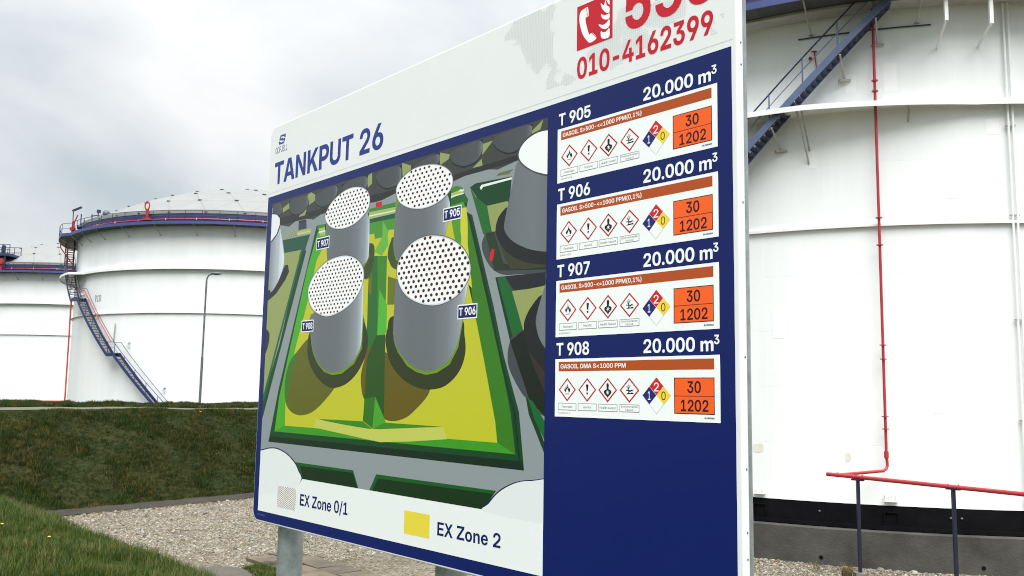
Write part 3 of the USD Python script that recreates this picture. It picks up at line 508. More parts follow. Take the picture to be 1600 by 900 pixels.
# ------------------------------------------------------------------ the information sign
ART = {
'items': [
[[66,70,66],'p',[[-34,1555],[137,1368],[226,1350],[286,1367],[393,1364],[452,1353],[518,1367],[721,1366],[943,1357],[999,1357],[1093,1370],[1430,1352],[1468,1356],[1531,1364],[1662,1364],[1709,1355],[1801,1367],[1966,1372],[1964,1498],[1181,1512]]],
[[46,48,48],'p',[[133,1405],[270,1401],[390,1393],[719,1391],[1011,1388],[1429,1379],[1647,1384],[1800,1387],[1966,1391],[1966,1372],[1801,1367],[1662,1364],[1531,1364],[1468,1356],[1430,1352],[1093,1370],[999,1357],[943,1357],[721,1366],[518,1367],[393,1364],[286,1367],[137,1368]]],
[[170,170,112],'p',[[155,1447],[215,1462],[219,1437],[157,1426]]],
[[170,170,112],'p',[[380,1472],[422,1481],[462,1461],[460,1438],[405,1425],[407,1446]]],
[[170,170,112],'p',[[315,1387],[385,1413],[373,1383],[322,1383]]],
[[170,170,112],'p',[[888,1475],[919,1483],[922,1438],[891,1425]]],
[[170,170,112],'p',[[1132,1485],[1195,1462],[1192,1445],[1140,1422]]],
[[170,170,112],'p',[[1379,1478],[1438,1460],[1432,1444],[1378,1429]]],
[[170,170,112],'p',[[1626,1461],[1681,1462],[1624,1422]]],
[[170,170,112],'p',[[1572,1385],[1622,1409],[1626,1384]]],
[[170,170,112],'p',[[1878,1454],[1932,1481],[1919,1451],[1878,1443]]],
[[38,40,44],'p',[[54,1468],[136,1477],[149,1428],[123,1411],[83,1419],[54,1428]]],
['dark','b',[[53,1473],[136,1481],[148,1433],[123,1416],[82,1423],[54,1433]]],
[[38,40,44],'p',[[218,1469],[387,1473],[404,1438],[385,1412],[350,1395],[307,1391],[262,1399],[224,1417]]],
['dark','b',[[217,1475],[386,1478],[404,1443],[384,1417],[350,1400],[307,1396],[262,1404],[224,1422]]],
[[38,40,44],'p',[[457,1459],[643,1479],[651,1436],[626,1414],[587,1398],[532,1392],[485,1406],[461,1424]]],
['dark','b',[[456,1465],[643,1484],[650,1441],[625,1419],[586,1404],[532,1398],[484,1412],[460,1430]]],
[[38,40,44],'p',[[679,1474],[887,1486],[888,1417],[708,1423]]],
['dark','b',[[679,1474],[887,1486],[888,1417],[708,1423]]],
[[38,40,44],'p',[[947,1476],[1129,1476],[1130,1414],[1115,1400],[1086,1393],[1026,1394],[978,1416],[954,1440]]],
['dark','b',[[947,1482],[1128,1482],[1130,1420],[1114,1406],[1085,1399],[1025,1400],[978,1422],[953,1446]]],
[[38,40,44],'p',[[1195,1458],[1375,1485],[1377,1433],[1204,1434]]],
['dark','b',[[1195,1458],[1375,1485],[1377,1433],[1204,1434]]],
[[38,40,44],'p',[[1438,1465],[1626,1480],[1621,1420],[1584,1396],[1520,1393],[1467,1413],[1439,1437]]],
['dark','b',[[1438,1471],[1626,1485],[1621,1425],[1584,1402],[1520,1399],[1467,1419],[1439,1443]]],
[[38,40,44],'p',[[1684,1470],[1883,1478],[1873,1429],[1801,1395],[1754,1398],[1707,1421],[1682,1444]]],
['dark','b',[[1684,1475],[1883,1484],[1873,1434],[1800,1400],[1754,1404],[1706,1427],[1682,1450]]],
[[170,170,112],'p',[[11,507],[346,1227],[193,1240],[70,1199],[-62,1180]]],
[[40,88,76],'p',[[170,1293],[427,1289],[399,1244],[382,1204],[332,1198],[351,1228],[191,1230]]],
[[170,180,70],'p',[[306,1316],[436,1316],[430,1294],[304,1298]]],
[[205,212,190],'p',[[311,1308],[430,1305],[428,1301],[309,1302]]],
[[172,174,150],'p',[[163,1323],[306,1327],[293,1300],[169,1296]]],
[[70,50,50],'p',[[172,1319],[179,1319],[180,1316],[173,1316]]],
[[70,50,50],'p',[[180,1309],[187,1309],[188,1306],[181,1306]]],
[[70,50,50],'p',[[188,1299],[195,1300],[195,1297],[188,1296]]],
[[70,50,50],'p',[[194,1319],[201,1320],[201,1317],[194,1316]]],
[[70,50,50],'p',[[202,1310],[209,1310],[209,1307],[202,1307]]],
[[70,50,50],'p',[[210,1300],[216,1300],[217,1297],[210,1297]]],
[[70,50,50],'p',[[215,1320],[222,1320],[222,1317],[216,1317]]],
[[70,50,50],'p',[[223,1310],[230,1310],[230,1307],[223,1307]]],
[[70,50,50],'p',[[231,1300],[237,1301],[238,1298],[231,1297]]],
[[70,50,50],'p',[[236,1320],[243,1321],[243,1318],[237,1317]]],
[[70,50,50],'p',[[244,1311],[251,1311],[251,1308],[244,1308]]],
[[70,50,50],'p',[[252,1301],[258,1301],[259,1298],[252,1298]]],
[[70,50,50],'p',[[257,1321],[264,1321],[264,1318],[258,1318]]],
[[70,50,50],'p',[[265,1311],[272,1311],[272,1308],[265,1308]]],
[[70,50,50],'p',[[272,1302],[279,1302],[279,1299],[273,1299]]],
[[70,50,50],'p',[[278,1321],[285,1322],[285,1319],[278,1318]]],
[[70,50,50],'p',[[286,1312],[292,1312],[292,1309],[286,1309]]],
[[70,50,50],'p',[[293,1302],[300,1302],[300,1299],[293,1299]]],
[[62,68,78],'p',[[317,1364],[386,1362],[393,1321],[317,1321]]],
[[40,46,56],'p',[[317,1364],[386,1362],[387,1352],[318,1354]]],
[[24,70,42],'p',[[350,1225],[399,1220],[53,474],[4,428],[20,506],[183,806]]],
[[45,110,50],'p',[[350,1225],[366,1224],[53,546],[35,552]]],
[[150,160,163],'p',[[399,1220],[436,1243],[155,608],[121,361],[-4,271],[53,474]]],
[[42,44,44],'p',[[231,1172],[245,1139],[215,1105],[129,1046],[52,1018],[16,1054],[139,1097],[201,1172]]],
['white','b',[[42,1361],[135,1369],[162,1294],[192,1216],[192,1176],[156,1114],[102,1067],[57,1048]]],
[[30,34,60],'s',[[45,1437],[100,1426],[134,1402],[138,1369],[111,1327],[52,1297],[34,1309],[35,1415]]],
[[226,230,230],'p',[[45,1434],[97,1424],[130,1402],[132,1372],[104,1331],[48,1301],[34,1309],[35,1415]]],
[[45,48,50],'s',[[17,883],[71,871],[81,835],[60,782],[24,759],[-2,808]]],
[[24,70,42],'p',[[1560,1318],[1591,1327],[1782,1319],[1774,1232],[1659,1236],[1618,1256]]],
[[40,110,52],'p',[[1560,1318],[1592,1280],[1656,1237],[1708,1134],[1662,1127],[1637,1143]]],
[[170,170,112],'p',[[1656,1237],[1765,1238],[1748,1180],[1708,1147],[1686,1137]]],
[[225,230,225],'p',[[1614,1308],[1624,1316],[1782,1316],[1782,1309],[1632,1307],[1622,1298]]],
[[120,118,88],'p',[[1702,1333],[1715,1342],[1791,1343],[1767,1329]]],
[[74,78,82],'s',[[1662,1146],[1638,1124],[1632,1096],[1650,1058],[1690,1016],[1748,991],[1840,985],[1978,982],[1977,1066],[1744,1130]]],
[[48,52,44],'p',[[1652,1141],[1696,1143],[1747,1030],[1839,1002],[1961,1000],[1961,988],[1700,1009]]],
[[66,66,48],'p',[[1704,1148],[1746,1055],[1785,1007],[1961,1000],[1961,1020],[1793,1050]]],
[[45,60,42],'p',[[1652,1138],[1696,1142],[1752,1009],[1700,1008]]],
[[38,40,42],'s',[[1770,1214],[1742,1209],[1714,1184],[1703,1148],[1716,1114],[1746,1080],[1793,1047],[1866,1020],[1953,1005],[2011,1009],[2009,1120],[1836,1168]]],
['grey','b',[[1809,1381],[1787,1293],[1745,1161],[1749,1139],[1773,1111],[1810,1088],[1865,1065],[1918,1052],[1977,1042],[1972,1365]]],
[[70,74,80],'s',[[1809,1381],[1817,1411],[1848,1434],[1901,1448],[1958,1445],[2022,1427],[2039,1352],[2007,1298],[1961,1290],[1922,1300],[1877,1320],[1832,1349]]],
[[238,240,240],'s',[[1816,1379],[1823,1406],[1852,1428],[1903,1442],[1958,1439],[2022,1421],[2031,1353],[2007,1304],[1960,1296],[1922,1306],[1879,1324],[1837,1352]]],
[[200,30,35],'s',[[1684,1083],[1698,1081],[1698,1072],[1691,1046],[1678,1045],[1676,1056]]],
[[66,70,66],'p',[[1707,986],[1953,982],[1954,937],[1891,935],[1846,929],[1792,933]]],
[[40,42,46],'p',[[1756,984],[1953,981],[1954,939],[1891,936],[1804,933]]],
[[170,170,112],'p',[[1792,933],[1891,934],[1962,940],[1963,870],[1849,799],[1805,907]]],
[[30,105,52],'p',[[1707,984],[1756,982],[1792,934],[1850,802],[1804,779],[1787,769]]],
[[22,60,38],'p',[[1707,984],[1717,983],[1801,779],[1787,769]]],
[[70,75,82],'s',[[1849,798],[1808,790],[1785,763],[1776,724],[1785,680],[1828,622],[1874,582],[1972,537],[1968,763]]],
[[26,34,28],'p',[[1787,769],[1850,802],[1887,711],[1972,573],[1972,521],[1886,577]]],
[[52,48,44],'p',[[1850,802],[1865,804],[1970,657],[1972,573],[1887,711]]],
[[34,36,38],'s',[[1939,910],[1888,877],[1858,837],[1854,805],[1866,755],[1899,716],[1962,668],[2000,709],[1990,868]]],
['grey','b',[[1956,956],[1912,851],[1908,824],[1915,797],[1931,764],[1969,726],[1965,955]]],
[[25,62,38],'p',[[1868,585],[1877,585],[1960,442],[1961,408],[1882,536]]],
[[25,105,55],'p',[[1877,585],[1899,577],[1967,504],[1968,440],[1910,520]]],
[[24,70,42],'p',[[482,1320],[555,1319],[922,1321],[1096,1319],[1432,1319],[1483,1334],[1529,1302],[1551,1275],[1539,1235],[1576,1216],[1699,894],[1758,720],[1836,541],[1864,359],[120,364],[198,610]]],
[[20,42,30],'p',[[139,390],[1854,387],[1864,359],[120,364]]],
[[18,52,34],'p',[[1550,1220],[1565,1218],[1686,895],[1743,720],[1820,540],[1848,379],[1855,359],[1839,384],[1805,540],[1733,720]]],
[[70,160,42],'p',[[175,413],[1822,407],[1732,439],[273,442]]],
[[64,128,36],'p',[[1732,439],[1822,407],[1795,540],[1759,651],[1669,900],[1550,1220],[1518,1225],[1594,892],[1654,715],[1720,506]]],
[[82,180,44],'p',[[175,413],[206,569],[416,1137],[496,1293],[632,1292],[562,1234],[495,1165],[429,984],[334,778],[266,570],[273,442]]],
[[185,186,44],'p',[[273,442],[266,570],[334,778],[429,984],[495,1165],[582,1254],[925,1270],[1434,1274],[1491,1242],[1562,974],[1594,892],[1654,715],[1720,506],[1732,439]]],
[[70,140,66],'p',[[494,1322],[555,1320],[556,1302],[490,1302]]],
[[190,196,130],'p',[[500,1306],[556,1305],[559,1268],[514,1273]]],
[[215,220,205],'p',[[502,1292],[557,1292],[558,1285],[502,1285]]],
[[64,140,62],'p',[[905,1335],[1096,1335],[1097,1318],[906,1320]]],
[[188,196,130],'p',[[906,1321],[1097,1316],[1099,1291],[908,1292]]],
[[218,222,215],'p',[[907,1308],[1098,1303],[1098,1299],[907,1302]]],
[[36,92,74],'p',[[908,1292],[1099,1290],[1100,1271],[909,1276]]],
[[84,155,62],'p',[[909,1276],[1100,1271],[1102,1226],[1054,1230],[1044,1204],[956,1206],[951,1228],[912,1228]]],
[[120,190,80],'p',[[1010,1274],[1046,1231],[1054,1169],[1011,1131],[956,1154],[1010,1208]]],
[[70,140,50],'p',[[1450,1332],[1483,1336],[1516,1325],[1523,1314],[1451,1313]]],
[[198,200,120],'p',[[1451,1313],[1516,1319],[1524,1305],[1451,1294]]],
[[222,226,222],'p',[[1451,1303],[1526,1304],[1526,1300],[1451,1298]]],
[[222,226,222],'p',[[1494,1313],[1505,1320],[1517,1316],[1526,1318],[1523,1310]]],
[[40,105,46],'p',[[1451,1294],[1527,1301],[1550,1274],[1548,1263],[1525,1266],[1452,1264]]],
[[96,160,52],'p',[[1449,1267],[1523,1272],[1538,1249],[1514,1124],[1495,1053],[1459,1209]]],
[[196,196,60],'p',[[1509,1249],[1542,1249],[1552,1188],[1554,1119],[1584,959],[1548,984],[1511,1170]]],
[[185,186,44],'p',[[1436,1203],[1459,1207],[1484,1127],[1424,1134]]],
[[196,26,40],'p',[[955,1354],[999,1352],[1000,1331],[956,1333]]],
[[70,140,46],'p',[[919,1140],[1049,1127],[1050,926],[1050,727],[1069,480],[919,485],[922,729]]],
[[48,112,50],'p',[[919,1140],[980,1134],[1005,728],[996,579],[923,571],[919,485],[922,729]]],
[[92,190,60],'p',[[1002,998],[1059,936],[1065,832],[1046,818],[997,816]]],
[[52,112,42],'p',[[950,762],[991,817],[1055,817],[1058,700],[948,701]]],
[[185,186,44],'p',[[1061,932],[1110,932],[1087,861],[1061,838]]],
[[120,118,40],'p',[[920,1039],[942,1069],[945,980],[929,994]]],
[[116,122,34],'p',[[1060,1046],[1126,1028],[1124,968],[1110,932],[1061,934]]],
[[108,104,32],'s',[[477,830],[360,774],[286,719],[253,635],[270,544],[330,503],[423,492],[540,519],[688,610],[711,663],[591,772]]],
[[70,120,34],'p',[[360,774],[286,719],[253,635],[276,532],[314,665],[338,718]]],
[[112,92,26],'s',[[950,776],[904,709],[889,649],[913,575],[990,530],[1075,493],[1167,494],[1253,526],[1355,608],[1278,673],[1096,739]]],
[[44,84,30],'p',[[990,818],[1054,819],[1063,505],[1064,487],[993,579],[920,568],[928,729]]],
[[54,118,32],'p',[[923,571],[998,579],[985,457],[914,484]]],
[[84,170,48],'p',[[998,579],[1070,493],[1077,481],[985,456]]],
[[66,142,38],'p',[[568,481],[914,482],[985,455],[787,453]]],
[[66,142,38],'p',[[985,456],[1071,482],[1440,480],[1235,454]]],
[[186,192,88],'p',[[544,480],[786,463],[986,453],[1440,480],[1461,438],[1237,419],[1042,407],[531,444]]],
[[56,62,34],'s',[[474,864],[447,776],[477,708],[558,646],[660,612],[768,625],[856,669],[915,736],[933,804],[907,866],[866,902],[652,892]]],
[[52,58,32],'s',[[1105,889],[1067,838],[1058,786],[1098,706],[1181,647],[1281,615],[1357,609],[1445,623],[1521,671],[1554,735],[1547,800],[1519,861],[1332,871]]],
[[70,84,46],'s',[[1105,1198],[1071,1182],[1054,1143],[1061,1109],[1118,1066],[1335,1046],[1329,1177]]],
[[66,80,40],'s',[[820,1125],[897,1047],[941,1084],[957,1137],[940,1189],[816,1190]]],
[[128,160,40],'p',[[464,932],[489,774],[543,711],[598,679],[663,665],[740,670],[833,709],[888,768],[894,901]]],
[[128,160,40],'p',[[1105,824],[1141,750],[1209,695],[1267,673],[1329,662],[1393,669],[1467,698],[1514,757],[1539,854]]],
[[128,160,40],'p',[[1099,1347],[1089,1166],[1110,1104],[1333,1081],[1413,1167]]],
[[128,160,40],'p',[[819,1151],[882,1096],[923,1140],[888,1182]]],
['tank','b',[[453,932],[457,887],[489,774],[545,715],[598,689],[655,676],[737,681],[827,717],[881,771],[887,853],[886,949],[880,1075],[688,977]]],
['tank','b',[[1099,1361],[1089,1166],[1100,1128],[1134,1095],[1344,1074],[1428,1159],[1456,1336]]],
['tank','b',[[1115,1067],[1109,922],[1106,811],[1143,754],[1211,708],[1267,685],[1318,675],[1382,678],[1461,708],[1508,760],[1534,854],[1571,1036]]],
['tank','b',[[560,1333],[568,1294],[582,1176],[599,1128],[864,1102],[910,1124],[918,1158],[908,1361]]],
['tank','b',[[453,932],[457,887],[489,774],[545,715],[598,689],[655,676],[737,681],[827,717],[881,771],[887,853],[886,949],[880,1075],[688,977]]],
['lid','lid',[[430,1024],[450,1075],[514,1124],[598,1154],[694,1163],[770,1156],[832,1133],[873,1100],[884,1061],[864,1012],[808,964],[724,931],[624,914],[544,924],[466,960]]],
['lid','lid',[[1098,1375],[1110,1405],[1151,1430],[1211,1446],[1277,1448],[1342,1440],[1398,1423],[1441,1396],[1459,1364],[1453,1335],[1417,1308],[1363,1290],[1299,1283],[1233,1288],[1165,1307],[1117,1336]]],
['lid','lid',[[1120,1065],[1134,1103],[1175,1138],[1232,1164],[1305,1174],[1376,1168],[1446,1150],[1507,1120],[1548,1084],[1571,1041],[1567,1001],[1541,967],[1499,939],[1440,920],[1372,913],[1293,922],[1218,946],[1166,977],[1131,1019]]],
['lid','lid',[[554,1345],[562,1370],[604,1406],[673,1433],[741,1445],[808,1442],[867,1425],[901,1397],[909,1365],[897,1336],[850,1307],[786,1286],[710,1280],[640,1288],[584,1311]]],
[[28,92,40],'p',[[384,289],[857,288],[901,219],[445,220]]],
[[20,44,26],'p',[[423,276],[854,278],[892,222],[458,223]]],
[[26,92,40],'p',[[1023,285],[1731,285],[1665,217],[976,218]]],
[[22,48,26],'p',[[1034,270],[1717,274],[1665,217],[1000,220]]],
[[226,230,229],'p',[[-55,190],[443,222],[1666,219],[2013,222],[2016,24],[-27,-54]]],
[[30,34,80],'s',[[-68,314],[50,325],[135,339],[215,340],[311,320],[384,288],[418,259],[447,219],[326,169],[-130,130]]],
[[222,226,226],'s',[[-68,308],[50,320],[136,334],[212,335],[305,316],[376,284],[410,255],[439,216],[326,161],[-129,121]]],
[[30,34,80],'s',[[1660,217],[1688,243],[1731,278],[1778,304],[1838,324],[1900,333],[2011,338],[2013,225],[1840,212]]],
[[218,223,223],'s',[[1665,214],[1694,240],[1735,275],[1782,301],[1839,321],[1900,330],[2011,335],[2013,219],[1840,206]]]],
'tags': {'T907':[[485,1262],[599,1264],[600,1211],[490,1209]],'T905':[[1405,1264],[1515,1263],[1516,1212],[1407,1212]],'T906':[[1505,904],[1616,906],[1615,854],[1504,853]],'T908':[[383,903],[493,907],[493,854],[385,853]]},
'hand': [[2117,1797],[2099,1793],[2092,1777],[2094,1753],[2105,1719],[2121,1695],[2139,1679],[2167,1687],[2146,1710],[2134,1708],[2118,1762],[2132,1768],[2128,1797]],
'na': [[1737,1817],[1802,1854],[1913,1858],[1988,1850],[2004,1792],[1968,1749],[1969,1689],[1932,1667],[1901,1648],[1862,1681],[1812,1778],[1754,1783]],
'sa': [[1955,1618],[1977,1639],[2072,1582],[2057,1576],[1948,1585]],
'ca': [[1931,1705],[1992,1651],[1962,1654]],
'eu': [[2133,1648],[2239,1709],[2309,1673],[2388,1639],[2352,1602],[2227,1577],[2133,1623]],
'asia': [[2264,1746],[2497,1700],[2502,1661],[2440,1647],[2388,1654],[2327,1696],[2252,1710]],
'au': [[2599,1603],[2625,1617],[2624,1577],[2598,1572]]}
YAW = -0.849796
P0 = np.array([-1.182783, 4.3, 6.0 - 0.594972])
G0 = 4.25
sign = thing('information_sign', 'large blue and white tank pit information board on steel posts', 'sign', (P0[0], P0[1], G0), math.degrees(YAW))
ZO = P0[2] - G0
W_, H_ = 2.672, 1.866
def slab_outline(inset):
    c = box(-.007, 0, W_, H_).buffer(-.055).buffer(.055, quad_segs=8); return c.buffer(-inset, quad_segs=8) if inset else c
rows = []
outer = np.array(slab_outline(0).exterior.coords)[:-1]
ce = np.array([(W_ - .007) / 2, H_ / 2])
def shrink(k):                              # move the outline inwards by k
    q = LineString(np.vstack([outer, outer[:1]])); nrm = np.roll(outer, -1, 0) - np.roll(outer, 1, 0); nrm /= np.linalg.norm(nrm, axis=1, keepdims=True); nrm = np.stack([nrm[:, 1], -nrm[:, 0]], -1)
    if Polygon(outer).exterior.is_ccw is False: nrm = -nrm
    return outer - nrm * k
prof = [(0.0065, 0.0), (0.0035, .0008), (0.0012, .003), (0, .0065), (0, .0235), (.0012, .027), (.0035, .0292), (.0065, .030)]
n = len(outer); V = []
for k, y in prof:
    o = shrink(k); V.append(np.stack([o[:, 0], np.full(n, y), o[:, 1] + ZO], -1))
V = np.vstack(V); F = []
for i in range(len(prof) - 1):
    for j in range(n):
        j2 = (j + 1) % n; F += [[i * n + j, (i + 1) * n + j, (i + 1) * n + j2], [i * n + j, (i + 1) * n + j2, i * n + j2]]
for base, y, flip in ((0, 0.0, False), ((len(prof) - 1) * n, .03, True)):
    c = len(V); V = np.vstack([V, [[ce[0], y, ce[1] + ZO]]])
    for j in range(n): F.append([base + j, base + (j + 1) % n, c][::-1 if flip else 1])
pmesh = trimesh.Trimesh(V, F, process=False); pmesh.fix_normals(); part('panel', pmesh, M['sign_white'], sign, 25)
def film(name, shapes, layer, parent=None, flat=True):
    """Printed film: shapes is a list of (sRGB colour, shapely geometry in metres on the board), the later ones on top; it lies layer * 0.25 mm off the board."""
    if flat and len(shapes) > 1:
        done, keep = None, []
        for c, q in reversed(shapes):
            q = q if q.is_valid else q.buffer(0)
            keep.append((c, q if done is None else q.difference(done))); done = q if done is None else done.union(q)
        shapes = keep[::-1]
    vs, fs, cs, k = [], [], [], 0
    for c, q in shapes:
        for g_ in polys(q):
            v, f = trimesh.creation.triangulate_polygon(g_, engine='earcut')
            if len(f) == 0: continue
            v = np.asarray(v); f = np.asarray(f)
            a, b_, c_ = v[f[:, 0]], v[f[:, 1]], v[f[:, 2]]; cr = (b_[:, 0] - a[:, 0]) * (c_[:, 1] - a[:, 1]) - (b_[:, 1] - a[:, 1]) * (c_[:, 0] - a[:, 0]); f = np.where(cr[:, None] < 0, f[:, ::-1], f)
            vs.append(np.stack([v[:, 0], np.full(len(v), -.0004 - layer * .00025), v[:, 1] + ZO], -1)); fs.append(f + k); k += len(v)
            cs.append(np.repeat(lin(c)[None], len(v), 0))
    m = usdkit.mesh(stage, numbered(f'{(parent or sign).GetPath()}/{name}'), (np.vstack(vs), np.vstack(fs)), M['print'])
    UsdGeom.PrimvarsAPI(m).CreatePrimvar('print_color', Sdf.ValueTypeNames.Color3fArray, 'vertex').Set(Vt.Vec3fArray.FromNumpy(np.vstack(cs).astype(np.float32)))
    return m.GetPrim()
mm = lambda pts: [(x / 1000., y / 1000.) for x, y in pts]
NAVY = (10, 27, 90); INK = (20, 30, 92); WHITE = (236, 240, 240); REDP = (190, 24, 42); ORANGE = (240, 96, 34); BROWN = (172, 76, 30); YEL = (222, 206, 66); BLACK = (34, 30, 34); MAROON = (62, 22, 26)
field = box(.0, .0085, 2.6545, 1.5205).intersection(box(0, .0085, 4, 4).buffer(-.048).buffer(.048))
film('blue_field', [(NAVY, field)], 0)
film('panel_joint', [((216, 220, 220), box(.002, 1.5385, 2.66, 1.541)), ((218, 222, 222), box(2.6545, .06, 2.6565, 1.52))], 0)
film('title_lettering', [((28, 48, 128), fit_text('TANKPUT 26', .054, .993, 1.573, .108, 740))], 0)
lg = holder('company_logo', sign)
def stroke(pts, w): return LineString(pts).buffer(w, cap_style=2, join_style=1)
lx, ly = .083, 1.768
ls = [stroke([(lx, ly + .012), (lx + .020, ly + .001), (lx + .048, ly + .001), (lx + .058, ly + .017), (lx + .026, ly + .017)], .0042), stroke([(lx + .066, ly + .026), (lx + .044, ly + .038), (lx + .016, ly + .038), (lx + .008, ly + .022), (lx + .040, ly + .022)], .0042), stroke([(lx + .012, ly - .004), (lx + .002, ly + .006)], .003), stroke([(lx + .054, ly + .043), (lx + .066, ly + .033)], .003)]
film('logo_emblem', [((38, 66, 140), shapely.union_all(ls))], 0, lg)
film('logo_lettering', [((84, 106, 146), fit_text('ODFJELL', .052, .171, 1.7255, .030, 420))], 0, lg)
dots = []
conts = [Polygon(mm(ART[k])).buffer(.006) for k in ('na', 'sa', 'ca', 'eu', 'asia', 'au')] + [Polygon([(1.74, 1.817), (2.0, 1.83), (1.95, 1.86), (1.78, 1.86)])]
cu = shapely.union_all([c.buffer(0) for c in conts])
gu, gv = np.meshgrid(np.arange(1.70, 2.64, .0075), np.arange(1.55, 1.86, .0075), indexing='ij')
nz = meshkit.fbm(np.stack([gu * 14, gv * 14, gu * 0], -1), 3, 8)
keep = shapely.contains_xy(cu, gu, gv) & (nz > .40)
film('world_map_dots', [((204, 210, 210), shapely.MultiPolygon([box(a - .0022, b_ - .0022, a + .0022, b_ + .0022) for a, b_ in zip(gu[keep], gv[keep])]))], 0)
# fire telephone symbol
fu, fv, fs_ = 2.082, 1.668, .150
hd = spline(mm(ART['hand']), 3)
ear = Polygon([(2.1195, 1.7975), (2.1285, 1.7975), (2.1335, 1.7665), (2.1265, 1.7645)]); mouth = Polygon(mm([(2140, 1716), (2148, 1717), (2174, 1690), (2166, 1683)]))
ear = Polygon(mm([(2118, 1798), (2130, 1797), (2133, 1768), (2124, 1766)]))
def flame(x, y, s): return spline([(x, y), (x + .012 * s, y + .014 * s), (x + .034 * s, y + .020 * s), (x + .044 * s, y + .034 * s), (x + .046 * s, y + .010 * s), (x + .034 * s, y - .002 * s), (x + .016 * s, y - .003 * s)], 4)
fl = [spline(mm(q), 4) for q in ([(2183, 1792), (2190, 1772), (2206, 1755), (2219, 1752), (2219, 1768), (2208, 1778), (2203, 1796), (2196, 1782)], [(2184, 1758), (2190, 1742), (2206, 1733), (2219, 1734), (2219, 1748), (2203, 1748), (2192, 1752)], [(2175, 1727), (2184, 1714), (2202, 1704), (2219, 1709), (2219, 1730), (2206, 1722), (2192, 1720)], [(2184, 1702), (2186, 1682), (2200, 1674), (2219, 1676), (2219, 1702), (2206, 1695), (2194, 1696)], [(2203, 1808), (2209, 1790), (2219, 1776), (2219, 1790), (2213, 1798)])]
film('fire_phone_symbol', [(REDP, box(fu, fv, fu + fs_, fv + .1435)), (WHITE, shapely.union_all([hd] + fl)), (REDP, shapely.union_all([stroke(mm([(2122, 1798), (2127, 1768)]), .0012), stroke(mm([(2142, 1712), (2168, 1687)]), .0012)]))], 1)
film('emergency_number', [(REDP, fit_text('555', 2.283, 2.610, 1.6705, .145, 760))], 1)
film('phone_number', [(REDP, fit_text('010-4162399', 2.0835, 2.5975, 1.574, .068, 740))], 1)
# site plan picture
PIC = box(.047, .050, 1.954, 1.4835)
def strips(q, kind):
    b_ = q.bounds; n_ = 40; out = []
    for i in range(n_):
        f = (i + .5) / n_; x0, x1 = b_[0] + (b_[2] - b_[0]) * i / n_, b_[0] + (b_[2] - b_[0]) * (i + 1) / n_
        prof_ = {'dark': ([0, .55, .85, .95, 1], [80, 84, 88, 110, 140]), 'grey': ([0, .3, .7, 1], [116, 124, 128, 122]), 'white': ([0, .4, .8, 1], [150, 190, 214, 222]), 'tank': ([0, .25, .55, .75, .9, 1], [124, 116, 118, 132, 160, 212])}[kind]
        k = np.interp(f, *prof_); out.append(((k * .95, k, k * 1.04), q.intersection(box(x0, -1, x1 + 1e-4, 3))))
    return out
def maroon_dots(q, pitch, r, seed):
    b_ = q.bounds; inner = q.buffer(-.006); out = []; row = 0; y = b_[1]
    while y < b_[3]:
        x = b_[0] + (row % 2) * pitch / 2
        while x < b_[2]:
            if inner.contains(Point(x, y)): out.append(affinity.scale(Point(x, y).buffer(r, 2), 1.15, .85))
            x += pitch
        y += pitch * .60; row += 1
    return shapely.union_all(out)
shapes = [((150, 160, 163), PIC)]; lids = []
def duller(c): return tuple(c) if min(c) > 195 or (c[0] > 150 and c[0] > .92 * c[1] and c[2] < 100) else tuple(np.asarray(c, float) * (.84, .90, .82) if c[1] > 1.12 * c[2] else np.asarray(c, float) * .91)
for c, kind, pts in ART['items']:
    q = spline(mm(pts)) if kind in ('s', 'lid') else chaikin(mm(pts)) if kind == 'b' else Polygon(mm(pts)).buffer(0)
    q = q.intersection(PIC)
    if q.is_empty: continue
    if kind == 'b' and c == 'tank': shapes.append(((122, 150, 40), affinity.translate(q, 0, -.0075)))
    if kind == 'b': shapes += strips(q, c)
    elif kind == 'lid':
        lids.append(q); shapes += [((92, 96, 104), q.buffer(.0035)), ((206, 212, 214), q)]; shapes.append(((240, 240, 240), affinity.scale(q, .975, .96)))
    else: shapes.append((tuple(c), q))
plan = holder('site_plan', sign)
film('plan_picture', [(duller(c), q) for c, q in shapes], 1, plan)
for q, pitch, r in zip(lids, (.0272, .0285, .0325, .0272), (.0056, .0058, .0074, .0056)):
    film('dotted_tank_lid', [(MAROON, maroon_dots(q, pitch, r, 1))], 2, plan)
for nm, pts in ART['tags'].items():
    q = np.array(mm(pts)); u0, v0, u1, v1 = q[:, 0].min() + .002, q[:, 1].min() + .001, q[:, 0].max() - .001, q[:, 1].max() - .001
    film('number_tag', [(WHITE, box(u0, v0, u1, v1)), (INK, box(u0 + .004, v0 + .004, u1 - .004, v1 - .004)), (WHITE, fit_text('T ' + nm[1:], u0 + .009, u1 - .009, v0 + .0125, .0275, 740))], 3, plan)
film('yellow_swatch', [(YEL, box(1.2175, .0885, 1.3735, .1705))], 2, plan)
sw = []
for i in range(20):
    for j in range(11): sw.append(affinity.scale(Point(.2365 + i * .0084, .0885 + j * .0086 - (i % 2) * .0043).buffer(.0027, 2), 1.2, 1))
film('dotted_swatch', [((240, 238, 236), box(.234, .084, .398, .177)), (MAROON, shapely.union_all(sw).intersection(box(.234, .084, .398, .177)))], 2, plan)
film('legend_lettering', [(INK, fit_text('EX Zone 0/1', .4385, .826, .1102, .0485, 680))], 2, plan)
film('legend_lettering', [(INK, fit_text('EX Zone 2', 1.4195, 1.757, .1065, .0455, 680))], 2, plan)
film('maker_mark', [((70, 84, 150), fit_text('BLOMSMA', .045, .120, .028, .009, 600))], 1)
